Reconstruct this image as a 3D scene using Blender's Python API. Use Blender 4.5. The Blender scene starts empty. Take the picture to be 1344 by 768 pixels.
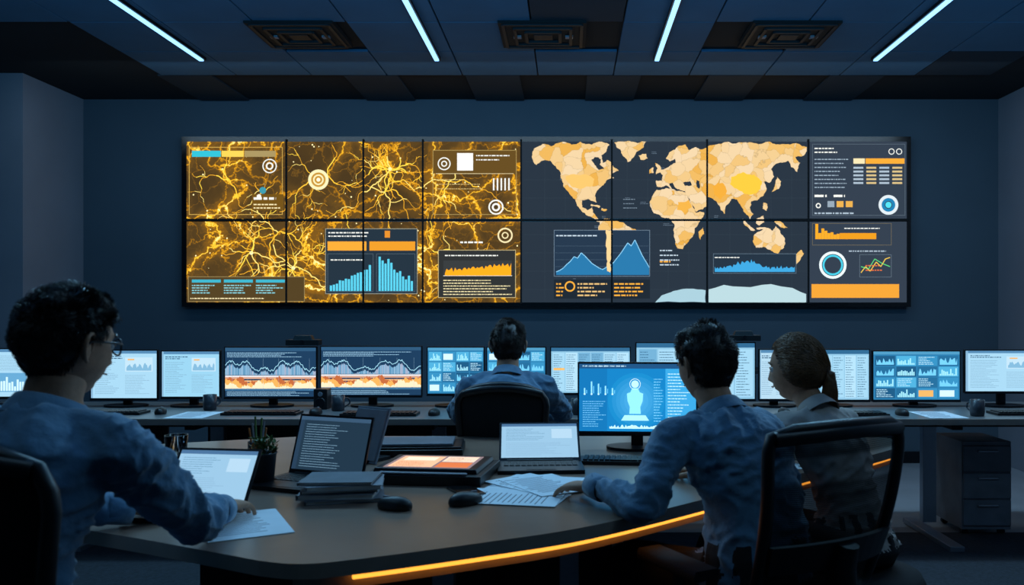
import bpy, bmesh, math, random
from mathutils import Vector, Matrix, noise, kdtree
R=random.Random(7)
V=Vector
pi=math.pi
sc=bpy.context.scene
sc.view_settings.view_transform='Standard'
COL=sc.collection

def lin(h):
    if isinstance(h,(tuple,list)): return tuple(h[:3])
    h=h.lstrip('#'); o=[]
    for i in (0,2,4):
        c=int(h[i:i+2],16)/255
        o.append(c/12.92 if c<=.04045 else ((c+.055)/1.055)**2.4)
    return tuple(o)

# ---------------------------------------------------------------- materials
def mat(name,col,rough=.6,metal=0,var=.15,scale=12,bump=0,bscale=60,spec=.5,sheen=0):
    m=bpy.data.materials.new(name); m.use_nodes=True
    nt=m.node_tree; b=nt.nodes['Principled BSDF']
    c=lin(col)
    tc=nt.nodes.new('ShaderNodeTexCoord')
    n=nt.nodes.new('ShaderNodeTexNoise'); n.inputs['Scale'].default_value=scale; n.inputs['Detail'].default_value=4
    nt.links.new(tc.outputs['Object'],n.inputs['Vector'])
    r=nt.nodes.new('ShaderNodeValToRGB')
    r.color_ramp.elements[0].position=.3; r.color_ramp.elements[1].position=.7
    r.color_ramp.elements[0].color=tuple(x*(1-var) for x in c)+(1,)
    r.color_ramp.elements[1].color=tuple(min(1,x*(1+var)) for x in c)+(1,)
    nt.links.new(n.outputs['Fac'],r.inputs['Fac']); nt.links.new(r.outputs['Color'],b.inputs['Base Color'])
    b.inputs['Roughness'].default_value=rough; b.inputs['Metallic'].default_value=metal
    b.inputs['Specular IOR Level'].default_value=spec
    if sheen: b.inputs['Sheen Weight'].default_value=sheen
    if bump:
        n2=nt.nodes.new('ShaderNodeTexNoise'); n2.inputs['Scale'].default_value=bscale; n2.inputs['Detail'].default_value=5
        nt.links.new(tc.outputs['Object'],n2.inputs['Vector'])
        bp=nt.nodes.new('ShaderNodeBump'); bp.inputs['Strength'].default_value=bump; bp.inputs['Distance'].default_value=.01
        nt.links.new(n2.outputs['Fac'],bp.inputs['Height']); nt.links.new(bp.outputs['Normal'],b.inputs['Normal'])
    return m
def emis(name,col=None,strength=1,sample=True):
    m=bpy.data.materials.new(name); m.use_nodes=True
    nt=m.node_tree; nt.nodes.clear()
    o=nt.nodes.new('ShaderNodeOutputMaterial'); e=nt.nodes.new('ShaderNodeEmission')
    e.inputs['Strength'].default_value=strength
    if col is None:
        a=nt.nodes.new('ShaderNodeAttribute'); a.attribute_name='Col'
        nt.links.new(a.outputs['Color'],e.inputs['Color'])
    else: e.inputs['Color'].default_value=lin(col)+(1,)
    nt.links.new(e.outputs[0],o.inputs[0])
    if not sample:
        try: m.cycles.emission_sampling='NONE'
        except Exception: pass
    return m
PIX=emis('screen_pixels',None,1.3,False)
BACKL=emis('screen_backlight',None,1.28,True)
M_wall=mat('wall_paint','#4a5a66',.85,var=.05,scale=2,bump=.05,bscale=200)
M_wall2=mat('wall_paint_side','#86868f',.85,var=.06,scale=2,bump=.05,bscale=200)
M_ceilblk=mat('ceiling_black','#080a0e',.9)
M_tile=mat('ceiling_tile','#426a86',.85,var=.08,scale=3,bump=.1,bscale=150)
M_tile2=mat('ceiling_tile_dark','#1e2b36',.85,var=.08,scale=3)
M_black=mat('black_plastic','#0c0d10',.45)
M_blackgl=mat('black_gloss','#08090c',.2)
M_dark=mat('dark_metal','#1b1e24',.4,.6)
M_ventd=mat('vent_dark','#040507',.8)
M_vente=mat('vent_edge','#10161b',.6)
M_metal=mat('brushed_metal','#a8aeb8',.35,.8,var=.05,scale=40)
M_grey=mat('grey_plastic','#7a818c',.5)
M_table=mat('table_laminate','#856b5c',.28,var=.10,scale=6,bump=.02,bscale=120)
M_tedge=mat('table_edge','#a4958a',.45,var=.08)
M_desk=mat('desk_laminate','#66686a',.36,var=.1,scale=5)
M_panel=mat('desk_panel','#1f242c',.6)
M_carpet=mat('carpet','#33373e',.95,var=.3,scale=60,bump=.5,bscale=250)
M_floor=mat('floor_vinyl','#999ca2',.4,var=.08,scale=4)
M_paper=mat('paper','#eaf0f5',.8,var=.03)
M_skin=mat('skin','#b5866a',.6,var=.14,scale=45,bump=.2,bscale=350,spec=.35)
M_eye=mat('eye_white','#d8d8d8',.2,var=.02)
M_iris=mat('iris','#22160e',.2)
M_lip=mat('lips','#94584c',.5)
M_hair_d=mat('hair_dark','#1c1410',.42,var=.4,scale=80)
M_hair_m=mat('hair_brown','#2b1d15',.42,var=.4,scale=80)
M_hair_w=mat('hair_woman','#76502f',.45,var=.3,scale=80)
M_shirt1=mat('shirt_blue','#547e9e',.85,var=.07,scale=25,bump=.35,bscale=45,sheen=.35)
M_shirt2=mat('shirt_slate_blue','#547c9a',.85,var=.07,scale=25,bump=.35,bscale=45,sheen=.35)
M_shirt3=mat('blouse_beige','#b8aca4',.85,var=.06,scale=25,bump=.2,bscale=40)
M_pants=mat('trousers','#14161b',.85,var=.2,scale=40,bump=.2,bscale=60)
M_shoe=mat('shoe_leather','#0c0a09',.4)
M_fabric=mat('chair_fabric','#0c0e11',.85,var=.2,scale=90,bump=.3,bscale=300)
M_frame=mat('chair_frame','#101318',.4)
M_leaf=mat('leaf','#4d6a34',.6,var=.4,scale=30)
M_leaf2=mat('leaf_orange','#a4642a',.6,var=.3,scale=30)
M_pot=mat('pot','#23262c',.5)
M_soil=mat('soil','#1d1510',.95)
M_book1=mat('notebook_cover','#62666f',.6)
M_book2=mat('notebook_cover2','#858992',.6)
M_pages=mat('pages','#c8c4bc',.8)
M_mug=mat('mug_ceramic','#2a2e36',.35)
M_red=mat('pen','#a05a22',.4)
E_strip=emis('led_strip_blue',(.26,.60,1.0),2.2)
E_warm=emis('led_strip_amber',(1.0,.36,.04),1.9)

def glassmat():
    m=bpy.data.materials.new('clear_glass'); m.use_nodes=True
    b=m.node_tree.nodes['Principled BSDF']
    b.inputs['Transmission Weight'].default_value=1; b.inputs['Roughness'].default_value=.02
    b.inputs['Base Color'].default_value=(.9,.95,1,1); b.inputs['IOR'].default_value=1.3
    return m
M_glass=glassmat()
def meshmat():
    m=bpy.data.materials.new('chair_mesh'); m.use_nodes=True
    nt=m.node_tree; b=nt.nodes['Principled BSDF']; o=nt.nodes['Material Output']
    b.inputs['Base Color'].default_value=(.005,.006,.008,1); b.inputs['Roughness'].default_value=.8
    tc=nt.nodes.new('ShaderNodeTexCoord'); w=nt.nodes.new('ShaderNodeTexWave'); w.bands_direction='Z'
    w.inputs['Scale'].default_value=60
    nt.links.new(tc.outputs['Object'],w.inputs['Vector'])
    mr=nt.nodes.new('ShaderNodeMapRange'); mr.inputs['To Min'].default_value=.80; mr.inputs['To Max'].default_value=.94
    nt.links.new(w.outputs['Fac'],mr.inputs['Value'])
    sp=nt.nodes.new('ShaderNodeSeparateXYZ'); nt.links.new(tc.outputs['Object'],sp.inputs[0])
    cr=nt.nodes.new('ShaderNodeValToRGB'); el=cr.color_ramp.elements; cr.color_ramp.interpolation='EASE'
    el[0].position=.885; el[0].color=(1,1,1,1); el[1].position=.99; el[1].color=(1,1,1,1)
    for p,v in ((.90,.68),(.955,.62),(.97,1)):
        q=el.new(p); q.color=(v,v,v,1)
    nt.links.new(sp.outputs['Z'],cr.inputs[0])
    mu=nt.nodes.new('ShaderNodeMath'); mu.operation='MULTIPLY'; nt.links.new(mr.outputs[0],mu.inputs[0]); nt.links.new(cr.outputs[0],mu.inputs[1])
    t=nt.nodes.new('ShaderNodeBsdfTransparent'); mx=nt.nodes.new('ShaderNodeMixShader')
    nt.links.new(mu.outputs[0],mx.inputs[0]); nt.links.new(t.outputs[0],mx.inputs[1]); nt.links.new(b.outputs[0],mx.inputs[2])
    nt.links.new(mx.outputs[0],o.inputs[0])
    return m
M_mesh=meshmat()

def goldmat():
    m=bpy.data.materials.new('screen_gold_network'); m.use_nodes=True
    nt=m.node_tree; nt.nodes.clear(); N=nt.nodes.new; L=nt.links.new
    o=N('ShaderNodeOutputMaterial'); e=N('ShaderNodeEmission'); L(e.outputs[0],o.inputs[0])
    tc=N('ShaderNodeTexCoord')
    nz=N('ShaderNodeTexNoise'); nz.inputs['Scale'].default_value=3.2; nz.inputs['Detail'].default_value=6; nz.inputs['Roughness'].default_value=.6
    L(tc.outputs['Object'],nz.inputs['Vector'])
    sub=N('ShaderNodeVectorMath'); sub.operation='SUBTRACT'; sub.inputs[1].default_value=(.5,.5,.5); L(nz.outputs['Color'],sub.inputs[0])
    sca=N('ShaderNodeVectorMath'); sca.operation='SCALE'; sca.inputs['Scale'].default_value=.42; L(sub.outputs[0],sca.inputs[0])
    add=N('ShaderNodeVectorMath'); add.operation='ADD'; L(tc.outputs['Object'],add.inputs[0]); L(sca.outputs[0],add.inputs[1])
    def vor(scale,off,w):
        mp=N('ShaderNodeMapping'); mp.inputs['Location'].default_value=off; L(add.outputs[0],mp.inputs['Vector'])
        v=N('ShaderNodeTexVoronoi'); v.feature='DISTANCE_TO_EDGE'; v.inputs['Scale'].default_value=scale; L(mp.outputs[0],v.inputs['Vector'])
        r=N('ShaderNodeMapRange'); r.interpolation_type='SMOOTHERSTEP'
        r.inputs['From Min'].default_value=0; r.inputs['From Max'].default_value=w; r.inputs['To Min'].default_value=1; r.inputs['To Max'].default_value=0
        L(v.outputs['Distance'],r.inputs['Value']); return r.outputs[0]
    a=vor(2.3,(0,0,0),.034); g=vor(2.3,(0,0,0),.26); b=vor(4.4,(3,1,2),.036); d=vor(7.5,(1,4,2),.045)
    msk=N('ShaderNodeTexNoise'); msk.inputs['Scale'].default_value=1.5; L(tc.outputs['Object'],msk.inputs['Vector'])
    mm=N('ShaderNodeMapRange'); mm.inputs['From Min'].default_value=.40; mm.inputs['From Max'].default_value=.66; L(msk.outputs['Fac'],mm.inputs['Value'])
    def op(kind,x,y):
        q=N('ShaderNodeMath'); q.operation=kind
        for i,k in enumerate((x,y)):
            if isinstance(k,(int,float)): q.inputs[i].default_value=k
            else: L(k,q.inputs[i])
        return q.outputs[0]
    mul=lambda x,y: op('MULTIPLY',x,y)
    ad=lambda x,y: op('ADD',x,y)
    mk=ad(mul(mm.outputs[0],.65),.40)
    tot=ad(ad(mul(mul(a,mk),.66),mul(mul(g,mk),.20)),ad(ad(mul(mul(b,mk),.40),mul(mul(d,mm.outputs[0]),.18)),mul(mm.outputs[0],.08)))
    cr=N('ShaderNodeValToRGB'); L(tot,cr.inputs[0])
    el=cr.color_ramp.elements; el[0].position=0; el[0].color=lin('#47361e')+(1,); el[1].position=1; el[1].color=lin('#fff2a8')+(1,)
    for p,c in ((.12,'#5e4520'),(.3,'#91621a'),(.5,'#de9a1c'),(.75,'#ffd03c')):
        q=el.new(p); q.color=lin(c)+(1,)
    L(cr.outputs[0],e.inputs['Color']); e.inputs['Strength'].default_value=1.2
    return m
M_gold=goldmat()
def landmat():
    m=bpy.data.materials.new('screen_map_land'); m.use_nodes=True
    nt=m.node_tree; nt.nodes.clear(); N=nt.nodes.new; L=nt.links.new
    o=N('ShaderNodeOutputMaterial'); e=N('ShaderNodeEmission'); L(e.outputs[0],o.inputs[0])
    tc=N('ShaderNodeTexCoord')
    nz=N('ShaderNodeTexNoise'); nz.inputs['Scale'].default_value=9; nz.inputs['Detail'].default_value=4; L(tc.outputs['Object'],nz.inputs['Vector'])
    ma=N('ShaderNodeVectorMath'); ma.operation='MULTIPLY_ADD'; ma.inputs[1].default_value=(.12,.12,.12); L(nz.outputs['Color'],ma.inputs[0]); L(tc.outputs['Object'],ma.inputs[2])
    v=N('ShaderNodeTexVoronoi'); v.inputs['Scale'].default_value=10; L(ma.outputs[0],v.inputs['Vector'])
    s=N('ShaderNodeSeparateColor'); L(v.outputs['Color'],s.inputs[0])
    cr=N('ShaderNodeValToRGB'); L(s.outputs[0],cr.inputs[0]); el=cr.color_ramp.elements
    el[0].color=lin('#f6dab0')+(1,); el[1].color=lin('#eeb04a')+(1,); q=el.new(.55); q.color=lin('#f3cf94')+(1,)
    q=el.new(.8); q.color=lin('#f2c06c')+(1,)
    v2=N('ShaderNodeTexVoronoi'); v2.feature='DISTANCE_TO_EDGE'; v2.inputs['Scale'].default_value=10; L(ma.outputs[0],v2.inputs['Vector'])
    r=N('ShaderNodeMapRange'); r.inputs['From Max'].default_value=.03; r.inputs['To Min'].default_value=.72; L(v2.outputs['Distance'],r.inputs['Value'])
    mx=N('ShaderNodeVectorMath'); mx.operation='SCALE'; L(cr.outputs[0],mx.inputs[0]); L(r.outputs[0],mx.inputs['Scale'])
    L(mx.outputs[0],e.inputs['Color']); e.inputs['Strength'].default_value=1.05
    m.cycles.emission_sampling='NONE'
    return m
M_land=landmat()

# ---------------------------------------------------------------- mesh builder
class MB:
    def __init__(s): s.v=[];s.f=[];s.m=[];s.c=[];s.s=[];s.mats=[];s.hascol=False
    def mi(s,m):
        if m not in s.mats: s.mats.append(m)
        return s.mats.index(m)
    def add(s,vs,fs,m,M=None,smooth=False,col=None):
        b=len(s.v); k=s.mi(m)
        for p in vs:
            p=V(p); s.v.append(tuple(M@p) if M else tuple(p))
        if col is not None: s.hascol=True
        for f in fs:
            s.f.append(tuple(b+i for i in f)); s.m.append(k); s.c.append(col or (0,0,0)); s.s.append(smooth)
    def box(s,c,d,m,M=None,taper=1):
        x,y,z=c; a,b,h=d[0]/2,d[1]/2,d[2]/2; t=taper
        vs=[(x-a,y-b,z-h),(x+a,y-b,z-h),(x+a,y+b,z-h),(x-a,y+b,z-h),(x-a*t,y-b*t,z+h),(x+a*t,y-b*t,z+h),(x+a*t,y+b*t,z+h),(x-a*t,y+b*t,z+h)]
        s.add(vs,[(0,3,2,1),(4,5,6,7),(0,1,5,4),(1,2,6,5),(2,3,7,6),(3,0,4,7)],m,M)
    def loft(s,rings,m,M=None,caps=True,smooth=True,closed=False):
        n=len(rings[0]); vs=[p for r in rings for p in r]; fs=[]
        K=len(rings); rr=range(K if closed else K-1)
        for i in rr:
            j=(i+1)%K
            for k in range(n):
                l=(k+1)%n; fs.append((i*n+k,i*n+l,j*n+l,j*n+k))
        s.add(vs,fs,m,M,smooth)
        if caps and not closed:
            s.add(rings[0],[tuple(range(n))[::-1]],m,M); s.add(rings[-1],[tuple(range(n))],m,M)
    def tube(s,pts,rad,m,n=10,M=None,closed=False,caps=True):
        s.loft(tube_rings(pts,rad,n,closed),m,M,caps,True,closed)
    def lathe(s,prof,m,n=24,M=None,center=(0,0,0),caps=True):
        cx,cy,cz=center
        s.loft([[(cx+r*math.cos(2*pi*k/n),cy+r*math.sin(2*pi*k/n),cz+z) for k in range(n)] for r,z in prof],m,M,caps)
    def prism(s,poly,z0,z1,m,M=None,mside=None):
        n=len(poly)
        s.add([(x,y,z1) for x,y in poly],[tuple(range(n))],m,M)
        s.add([(x,y,z0) for x,y in poly],[tuple(range(n))[::-1]],m,M)
        s.add([(x,y,z0) for x,y in poly]+[(x,y,z1) for x,y in poly],[(i,(i+1)%n,n+(i+1)%n,n+i) for i in range(n)],mside or m,M)
    def sph(s,c,r,m,nu=16,nv=10,M=None):
        rx,ry,rz=r if isinstance(r,(tuple,list)) else (r,r,r)
        rings=[[(c[0]+rx*math.sin(a)*math.cos(2*pi*k/nu),c[1]+ry*math.sin(a)*math.sin(2*pi*k/nu),c[2]+rz*math.cos(a)) for k in range(nu)] for a in [pi*(.02+.96*i/nv) for i in range(nv+1)]]
        s.loft(rings,m,M)
    def obj(s,name,loc=(0,0,0),rz=0,parent=None,bevel=0,M=None):
        me=bpy.data.meshes.new(name); me.from_pydata(s.v,[],s.f); 
        for m in s.mats: me.materials.append(m)
        me.polygons.foreach_set('material_index',s.m); me.polygons.foreach_set('use_smooth',s.s)
        if s.hascol:
            at=me.color_attributes.new('Col','FLOAT_COLOR','CORNER'); buf=[]
            for f,c in zip(s.f,s.c): buf.extend((c[0],c[1],c[2],1.0)*len(f))
            at.data.foreach_set('color',buf)
        me.update()
        o=bpy.data.objects.new(name,me); COL.objects.link(o)
        if M is not None: o.matrix_world=M
        else: o.location=loc; o.rotation_euler=(0,0,rz)
        if parent: o.parent=parent
        if bevel:
            b=o.modifiers.new('bevel','BEVEL'); b.width=bevel; b.segments=2; b.limit_method='ANGLE'; b.angle_limit=math.radians(40)
        return o
def tube_rings(pts,rad,n,closed=False):
    pts=[V(p) for p in pts]; K=len(pts)
    if not isinstance(rad,(list,tuple)): rad=[rad]*K
    T=[]
    for i in range(K):
        a=pts[(i-1)%K] if (closed or i>0) else pts[i]; b=pts[(i+1)%K] if (closed or i<K-1) else pts[i]
        T.append((b-a).normalized())
    up=V((0,0,1)) if abs(T[0].z)<.9 else V((1,0,0))
    u=T[0].cross(up).normalized(); out=[]
    for i in range(K):
        u=(u-T[i]*u.dot(T[i])).normalized(); w=T[i].cross(u)
        out.append([tuple(pts[i]+(u*math.cos(2*pi*k/n)+w*math.sin(2*pi*k/n))*rad[i]) for k in range(n)])
    return out
def empty(name,loc=(0,0,0)):
    e=bpy.data.objects.new(name,None); COL.objects.link(e); e.location=loc; e.empty_display_size=.1; return e
def spl(pts,k=6,closed=False):
    P=[V(p) for p in pts]; n=len(P); out=[]
    for i in range(n if closed else n-1):
        g=lambda j: P[j%n] if closed else P[max(0,min(n-1,j))]
        a,b,c,d=g(i-1),g(i),g(i+1),g(i+2)
        for q in range(k):
            t=q/k; out.append(.5*((2*b)+(c-a)*t+(2*a-5*b+4*c-d)*t*t+(3*b-a-3*c+d)*t**3))
    if not closed: out.append(P[-1])
    return out

# ---------------------------------------------------------------- canvas for screens (facing local -Y)
class CV:
    def __init__(s,mb,M,unit=1.0,eps=.0002,H=0):
        s.mb=mb;s.M=M;s.u=unit;s.e=eps;s.l=1;s.H=H
    def P(s,x,y): return (x*s.u,-s.l*s.e,y*s.u)
    def poly(s,pts,col,m=None):
        a=sum(pts[i][0]*pts[(i+1)%len(pts)][1]-pts[(i+1)%len(pts)][0]*pts[i][1] for i in range(len(pts)))
        if a<0: pts=pts[::-1]
        s.mb.add([s.P(*p) for p in pts],[tuple(range(len(pts)))],m or PIX,s.M,col=lin(col))
    def rect(s,x0,y0,x1,y1,col,m=None): s.poly([(x0,y0),(x1,y0),(x1,y1),(x0,y1)],col,m)
    def frame(s,x0,y0,x1,y1,w,col):
        s.rect(x0,y0,x1,y0+w,col); s.rect(x0,y1-w,x1,y1,col); s.rect(x0,y0,x0+w,y1,col); s.rect(x1-w,y0,x1,y1,col)
    def line(s,pts,w,col):
        for (a,b),(c,d) in zip(pts,pts[1:]):
            L=math.hypot(c-a,d-b) or 1; nx,ny=-(d-b)/L*w/2,(c-a)/L*w/2
            s.poly([(a+nx,b+ny),(a-nx,b-ny),(c-nx,d-ny),(c+nx,d+ny)],col)
    def ring(s,cx,cy,r0,r1,col,a0=0,a1=2*pi,n=28):
        for i in range(n):
            a=a0+(a1-a0)*i/n; b=a0+(a1-a0)*(i+1)/n
            ca,sa,cb,sb=math.cos(a),math.sin(a),math.cos(b),math.sin(b)
            if r0<=0: s.poly([(cx,cy),(cx+r1*ca,cy+r1*sa),(cx+r1*cb,cy+r1*sb)],col)
            else: s.poly([(cx+r0*ca,cy+r0*sa),(cx+r1*ca,cy+r1*sa),(cx+r1*cb,cy+r1*sb),(cx+r0*cb,cy+r0*sb)],col)
    def text(s,x0,y0,x1,y1,rows,col,h=None,fill=.8,rng=R):
        dy=(y1-y0)/rows; h=h or dy*.45
        for i in range(rows):
            x=x0; y=y1-(i+.75)*dy; end=x0+(x1-x0)*rng.uniform(fill*.6,min(1,fill*1.2))
            while x<end:
                w=h*rng.uniform(.8,4); w=min(w,end-x)
                s.rect(x,y,x+w,y+h,col); x+=w+h*.7
    def bars(s,x0,x1,y0,hs,col,gap=.25):
        w=(x1-x0)/len(hs)
        for i,h in enumerate(hs): s.rect(x0+i*w,y0,x0+(i+1-gap)*w,y0+h,col)
    def area(s,x0,x1,y0,hs,col):
        n=len(hs)-1
        for i in range(n):
            a=x0+(x1-x0)*i/n; b=x0+(x1-x0)*(i+1)/n
            s.poly([(a,y0),(b,y0),(b,y0+max(hs[i+1],1e-4)),(a,y0+max(hs[i],1e-4))],col)

# ================================================================ ROOM
DW=7.333; ZC=3.18; XL=-4.25; XR=3.755; EYE=1.33
b=MB(); b.box((-.8,DW+.1,ZC/2),(9.6,.2,ZC),M_wall); b.obj('wall_back')
b=MB(); b.box((XL-.55,(6.52+DW)/2,ZC/2),(1.1,DW-6.52,ZC),M_wall2); b.obj('pillar')
b=MB(); b.box((-5.45,2.2,ZC/2),(.2,10.6,ZC),M_wall2); b.obj('wall_left')
b=MB(); b.box((XR+.1,2.2,ZC/2),(.2,10.5,ZC),M_wall2); b.obj('wall_right')
b=MB(); b.box((-.8,-3.1,ZC/2),(9.6,.2,ZC),M_wall); b.obj('wall_rear')
b=MB(); b.box((-.8,2.2,-.05),(9.6,10.8,.1),M_floor); b.obj('floor')
b=MB(); b.box((-.2,1.1,.004),(7.2,7.8,.008),M_carpet); b.obj('carpet')
b=MB(); b.box((-.8,2.2,ZC+.06),(9.6,10.8,.12),M_ceilblk); b.obj('ceiling')
b=MB(); b.box((-.25,DW-.012,.05),(7.9,.024,.1),M_dark); b.obj('baseboard_back')
b=MB()
strips=[-2.64,-.95,.63,2.2]
vents=[(-1.77,5.52),(-.17,5.52),(1.44,5.52),(-1.77,3.1),(1.44,3.1)]
xs=[-3.75+.585*i for i in range(13)]
for j in range(15):
    y1=6.5-.6*j; y0=y1-.59
    for i,x in enumerate(xs):
        cx,cy=x+.29,(y0+y1)/2
        if any(abs(cx-vx)<.3 and abs(cy-vy)<.31 for vx,vy in vents): continue
        if cx<-3.3 and j<2: continue
        if cx>3.1 and j<4: continue
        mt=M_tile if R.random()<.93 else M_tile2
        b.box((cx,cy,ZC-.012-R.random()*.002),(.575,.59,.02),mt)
for x in (-3.0,-1.55,-.6,.35,1.3,2.25): b.box((x,6.92,ZC-.01),(.42,.78,.016),M_tile2)
b.obj('ceiling_tile_grid',bevel=.003)
for vx,vy in vents:
    b=MB()
    b.box((0,0,-.02),(.56,.5,.03),M_ventd)
    for w,z in ((.5,.0),(.36,-.012),(.22,-.024)):
        for sx in (-1,1):
            b.box((sx*w/2,0,-.035+z*.3),(.02,w*.9,.02),M_vente); b.box((0,sx*w*.45,-.035+z*.3),(w,.02,.02),M_vente)
    b.box((0,0,-.04),(.12,.1,.014),M_vente)
    for sx in (-1,1): b.box((sx*.17,-.0,-.042),(.05,.04,.012),M_grey)
    b.obj('ceiling_vent',loc=(vx,vy,ZC-.005))
for x in strips:
    for y0,y1 in ((3.4,6.02),(0.0,2.8)):
        b=MB(); b.box((0,0,-.006),(.05,y1-y0+.04,.022),M_dark); b.box((0,0,-.021),(.03,y1-y0,.012),E_strip)
        b.obj('ceiling_light_strip',loc=(x,(y0+y1)/2,ZC-.03))

# ================================================================ VIDEO WALL
DV=7.24; S=1100/DV
b=MB()
X0=(242-747)/S; Z0=EYE-(399-408)/S; WW=950/S; HH=216/S
b.box((WW/2,.04,HH/2),(WW+.05,.075,HH+.05),M_blackgl)
c=CV(b,Matrix.Identity(4),1/S,.0006)
X=lambda p:p-242
Y=lambda p:399-p
cols=[244,376,477,555,684,803,928,1061,1191]; rows=[(186,287),(291,397)]
c.l=1
for i in range(8):
    for (ya,yb) in rows:
        if i<4: c.rect(X(cols[i])+1,Y(yb),X(cols[i+1])-1,Y(ya),'#ffffff',M_gold)
        else: c.rect(X(cols[i])+1,Y(yb),X(cols[i+1])-1,Y(ya),'#26313d' if i<7 else '#303b49',BACKL)
for x in cols[1:-1]: b.box((X(x)/S,-.005,HH/2),(.015,.010,HH),M_ventd)
b.box((WW/2,-.0052,Y(289)/S),(WW,.0104,.017),M_ventd)
def rc(x0,y0,x1,y1,col,l=None,m=None):
    if l: c.l=l
    c.rect(X(x0),Y(y1),X(x1),Y(y0),col,m)
def fr(x0,y0,x1,y1,col,w=.8): c.frame(X(x0),Y(y1),X(x1),Y(y0),w,col)
def tx(x0,y0,x1,y1,n,col,h=None,fill=.8): c.text(X(x0),Y(y1),X(x1),Y(y0),n,col,h,fill)
def ln(p,w,col): c.line([(X(a),Y(q)) for a,q in p],w,col)
def rg(cx,cy,r0,r1,col,a0=0,a1=2*pi): c.ring(X(cx),Y(cy),r0,r1,col,a0,a1)
def pl(p,col,m=None): c.poly([(X(a),Y(q)) for a,q in p],col,m)
def rough(p,lv=3,amp=.13,mn=1.2):
    r=random.Random(int(p[0][0]*7+p[0][1]))
    for _ in range(lv):
        o=[]
        for (a,b_),(d,e) in zip(p,p[1:]+p[:1]):
            o.append((a,b_)); L=math.hypot(d-a,e-b_)
            if L>mn: k=r.uniform(-amp,amp); o.append(((a+d)/2-(e-b_)*k,(b_+e)/2+(d-a)*k))
        p=o
    return p
def bolt(x,y,ang,L,w,depth=0,lim=(246,682)):
    pts=[(x,y)]; a=ang; n=max(4,int(L/4))
    for i in range(n):
        a=ang+(a-ang)*.7+R.uniform(-.75,.75); st=R.uniform(2,6); x+=st*math.cos(a); y+=st*math.sin(a)
        if not(lim[0]<x<lim[1] and 188<y<395): break
        pts.append((x,y))
        if depth<2 and R.random()<.13: bolt(x,y,a+R.choice((-1,1))*R.uniform(.5,1.1),L*.5,w*.65,depth+1,lim)
    if len(pts)>1:
        k=len(pts)//2+1
        ln(pts[:k],w,R.choice(('#ffd84a','#ffe27a','#ffc83a'))); ln(pts[k-1:],w*.6,'#f0ac2c')
c.l=2
for (x,y,n) in ((512,222,10),(505,252,6),(330,332,6),(385,352,6),(300,235,3),(590,238,4),(600,335,3),(430,230,3),(365,305,3)):
    for k in range(n): bolt(x,y,2*pi*k/n+R.random()*.6,R.uniform(40,95),1.25)
for k in range(90):
    x,y=R.uniform(248,680),R.uniform(190,395)
    rg(x,y,0,R.uniform(.4,1.1),'#fff0b0')
for (x,y) in ((512,222),(330,332),(385,352)):
    rg(x,y,0,2.4,'#fff6c8')
gt='#e8d9a8'; w1='#e4e6e0'
fr(248,193,371,282,'#c9a24e')
rc(252,198,290,206,'#2fb4c8',4); rc(291,198,320,206,'#e9c552'); rc(321,198,362,206,'#9d8a5a')
rg(354,218,8,9.5,w1); rg(354,218,3,5,w1); rg(345,250,0,4.5,'#3a8fa0'); rg(340,258,0,3,w1)
rc(331,255,372,276,'#6a4c18',3); c.l=4; tx(333,257,370,264,1,w1,3.2); tx(333,266,370,275,2,gt,1.6)
c.l=4; rg(418,236,0,12,'#b98a33'); c.l=5; rg(418,236,9.5,13.5,'#e9dfae'); rg(418,236,5,7,'#e9dfae'); rg(418,236,0,2.5,'#fff6d0')
rc(568,197,678,228,'#5f4720',3); c.l=4
fr(568,197,678,282,'#a08850'); rc(600,201,621,224,'#e8e8e4'); tx(625,201,672,212,2,w1,1.5)
rg(583,215,7,8.5,w1); rg(583,215,2.5,4,w1); rg(651,272,8,10,w1); rg(651,272,3,5.5,w1)
ln([(572,228),(674,228)],.8,'#c8b78a')
for k in range(5): rc(647+k*5,234,649+k*5,250,w1)
tx(572,232,640,250,3,'#b9a066',1.1)
rc(247,363,400,396,'#4d3d22',3); c.l=4; fr(247,363,400,396,'#8f7c50')
for k in range(3):
    rc(252+k*42,367,290+k*42,371,'#3aa7bd'); tx(252+k*42,373,290+k*42,386,4,'#7fc4cc',1.4)
tx(250,388,398,394,1,gt,1.4)
rc(427,300,548,386,'#22303c',3); c.l=4; fr(427,300,548,386,'#8d8f80')
tx(431,303,490,312,2,w1,1.6); rc(505,303,512,312,'#d6862a')
rc(430,317,481,329,'#e89e34'); rc(485,317,545,329,'#dc9228')
fr(430,333,490,383,'#54636e',.5); fr(494,333,545,383,'#54636e',.5)
c.bars(X(433),X(488),Y(382),[8+i*1.3+R.uniform(-2,3)+max(0,i-6)*.9 for i in range(14)],'#56c4e0')
c.bars(X(497),X(543),Y(382),[45,40,36,42,37,28,24,26,19,15,20,13],'#56c4e0')
tx(434,336,486,344,1,w1,1.5)
rc(575,328,677,391,'#2c2f30',3); c.l=4; fr(575,328,677,391,'#b9a878'); tx(604,314,640,321,1,w1,2.2)
rg(663,309,8,10,'#e8d9a8'); rg(663,309,3,4.5,'#e8d9a8')
rc(582,342,672,362,'#34383a'); c.l=5
c.area(X(584),X(671),Y(362),[2+abs(math.sin(i*1.9))*5+i*.22+R.random()*3 for i in range(40)],'#f2a21c')
tx(584,331,668,338,1,w1,1.5); ln([(582,362),(672,362)],.7,w1); tx(582,366,674,388,6,gt,1.2,.95)
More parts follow.
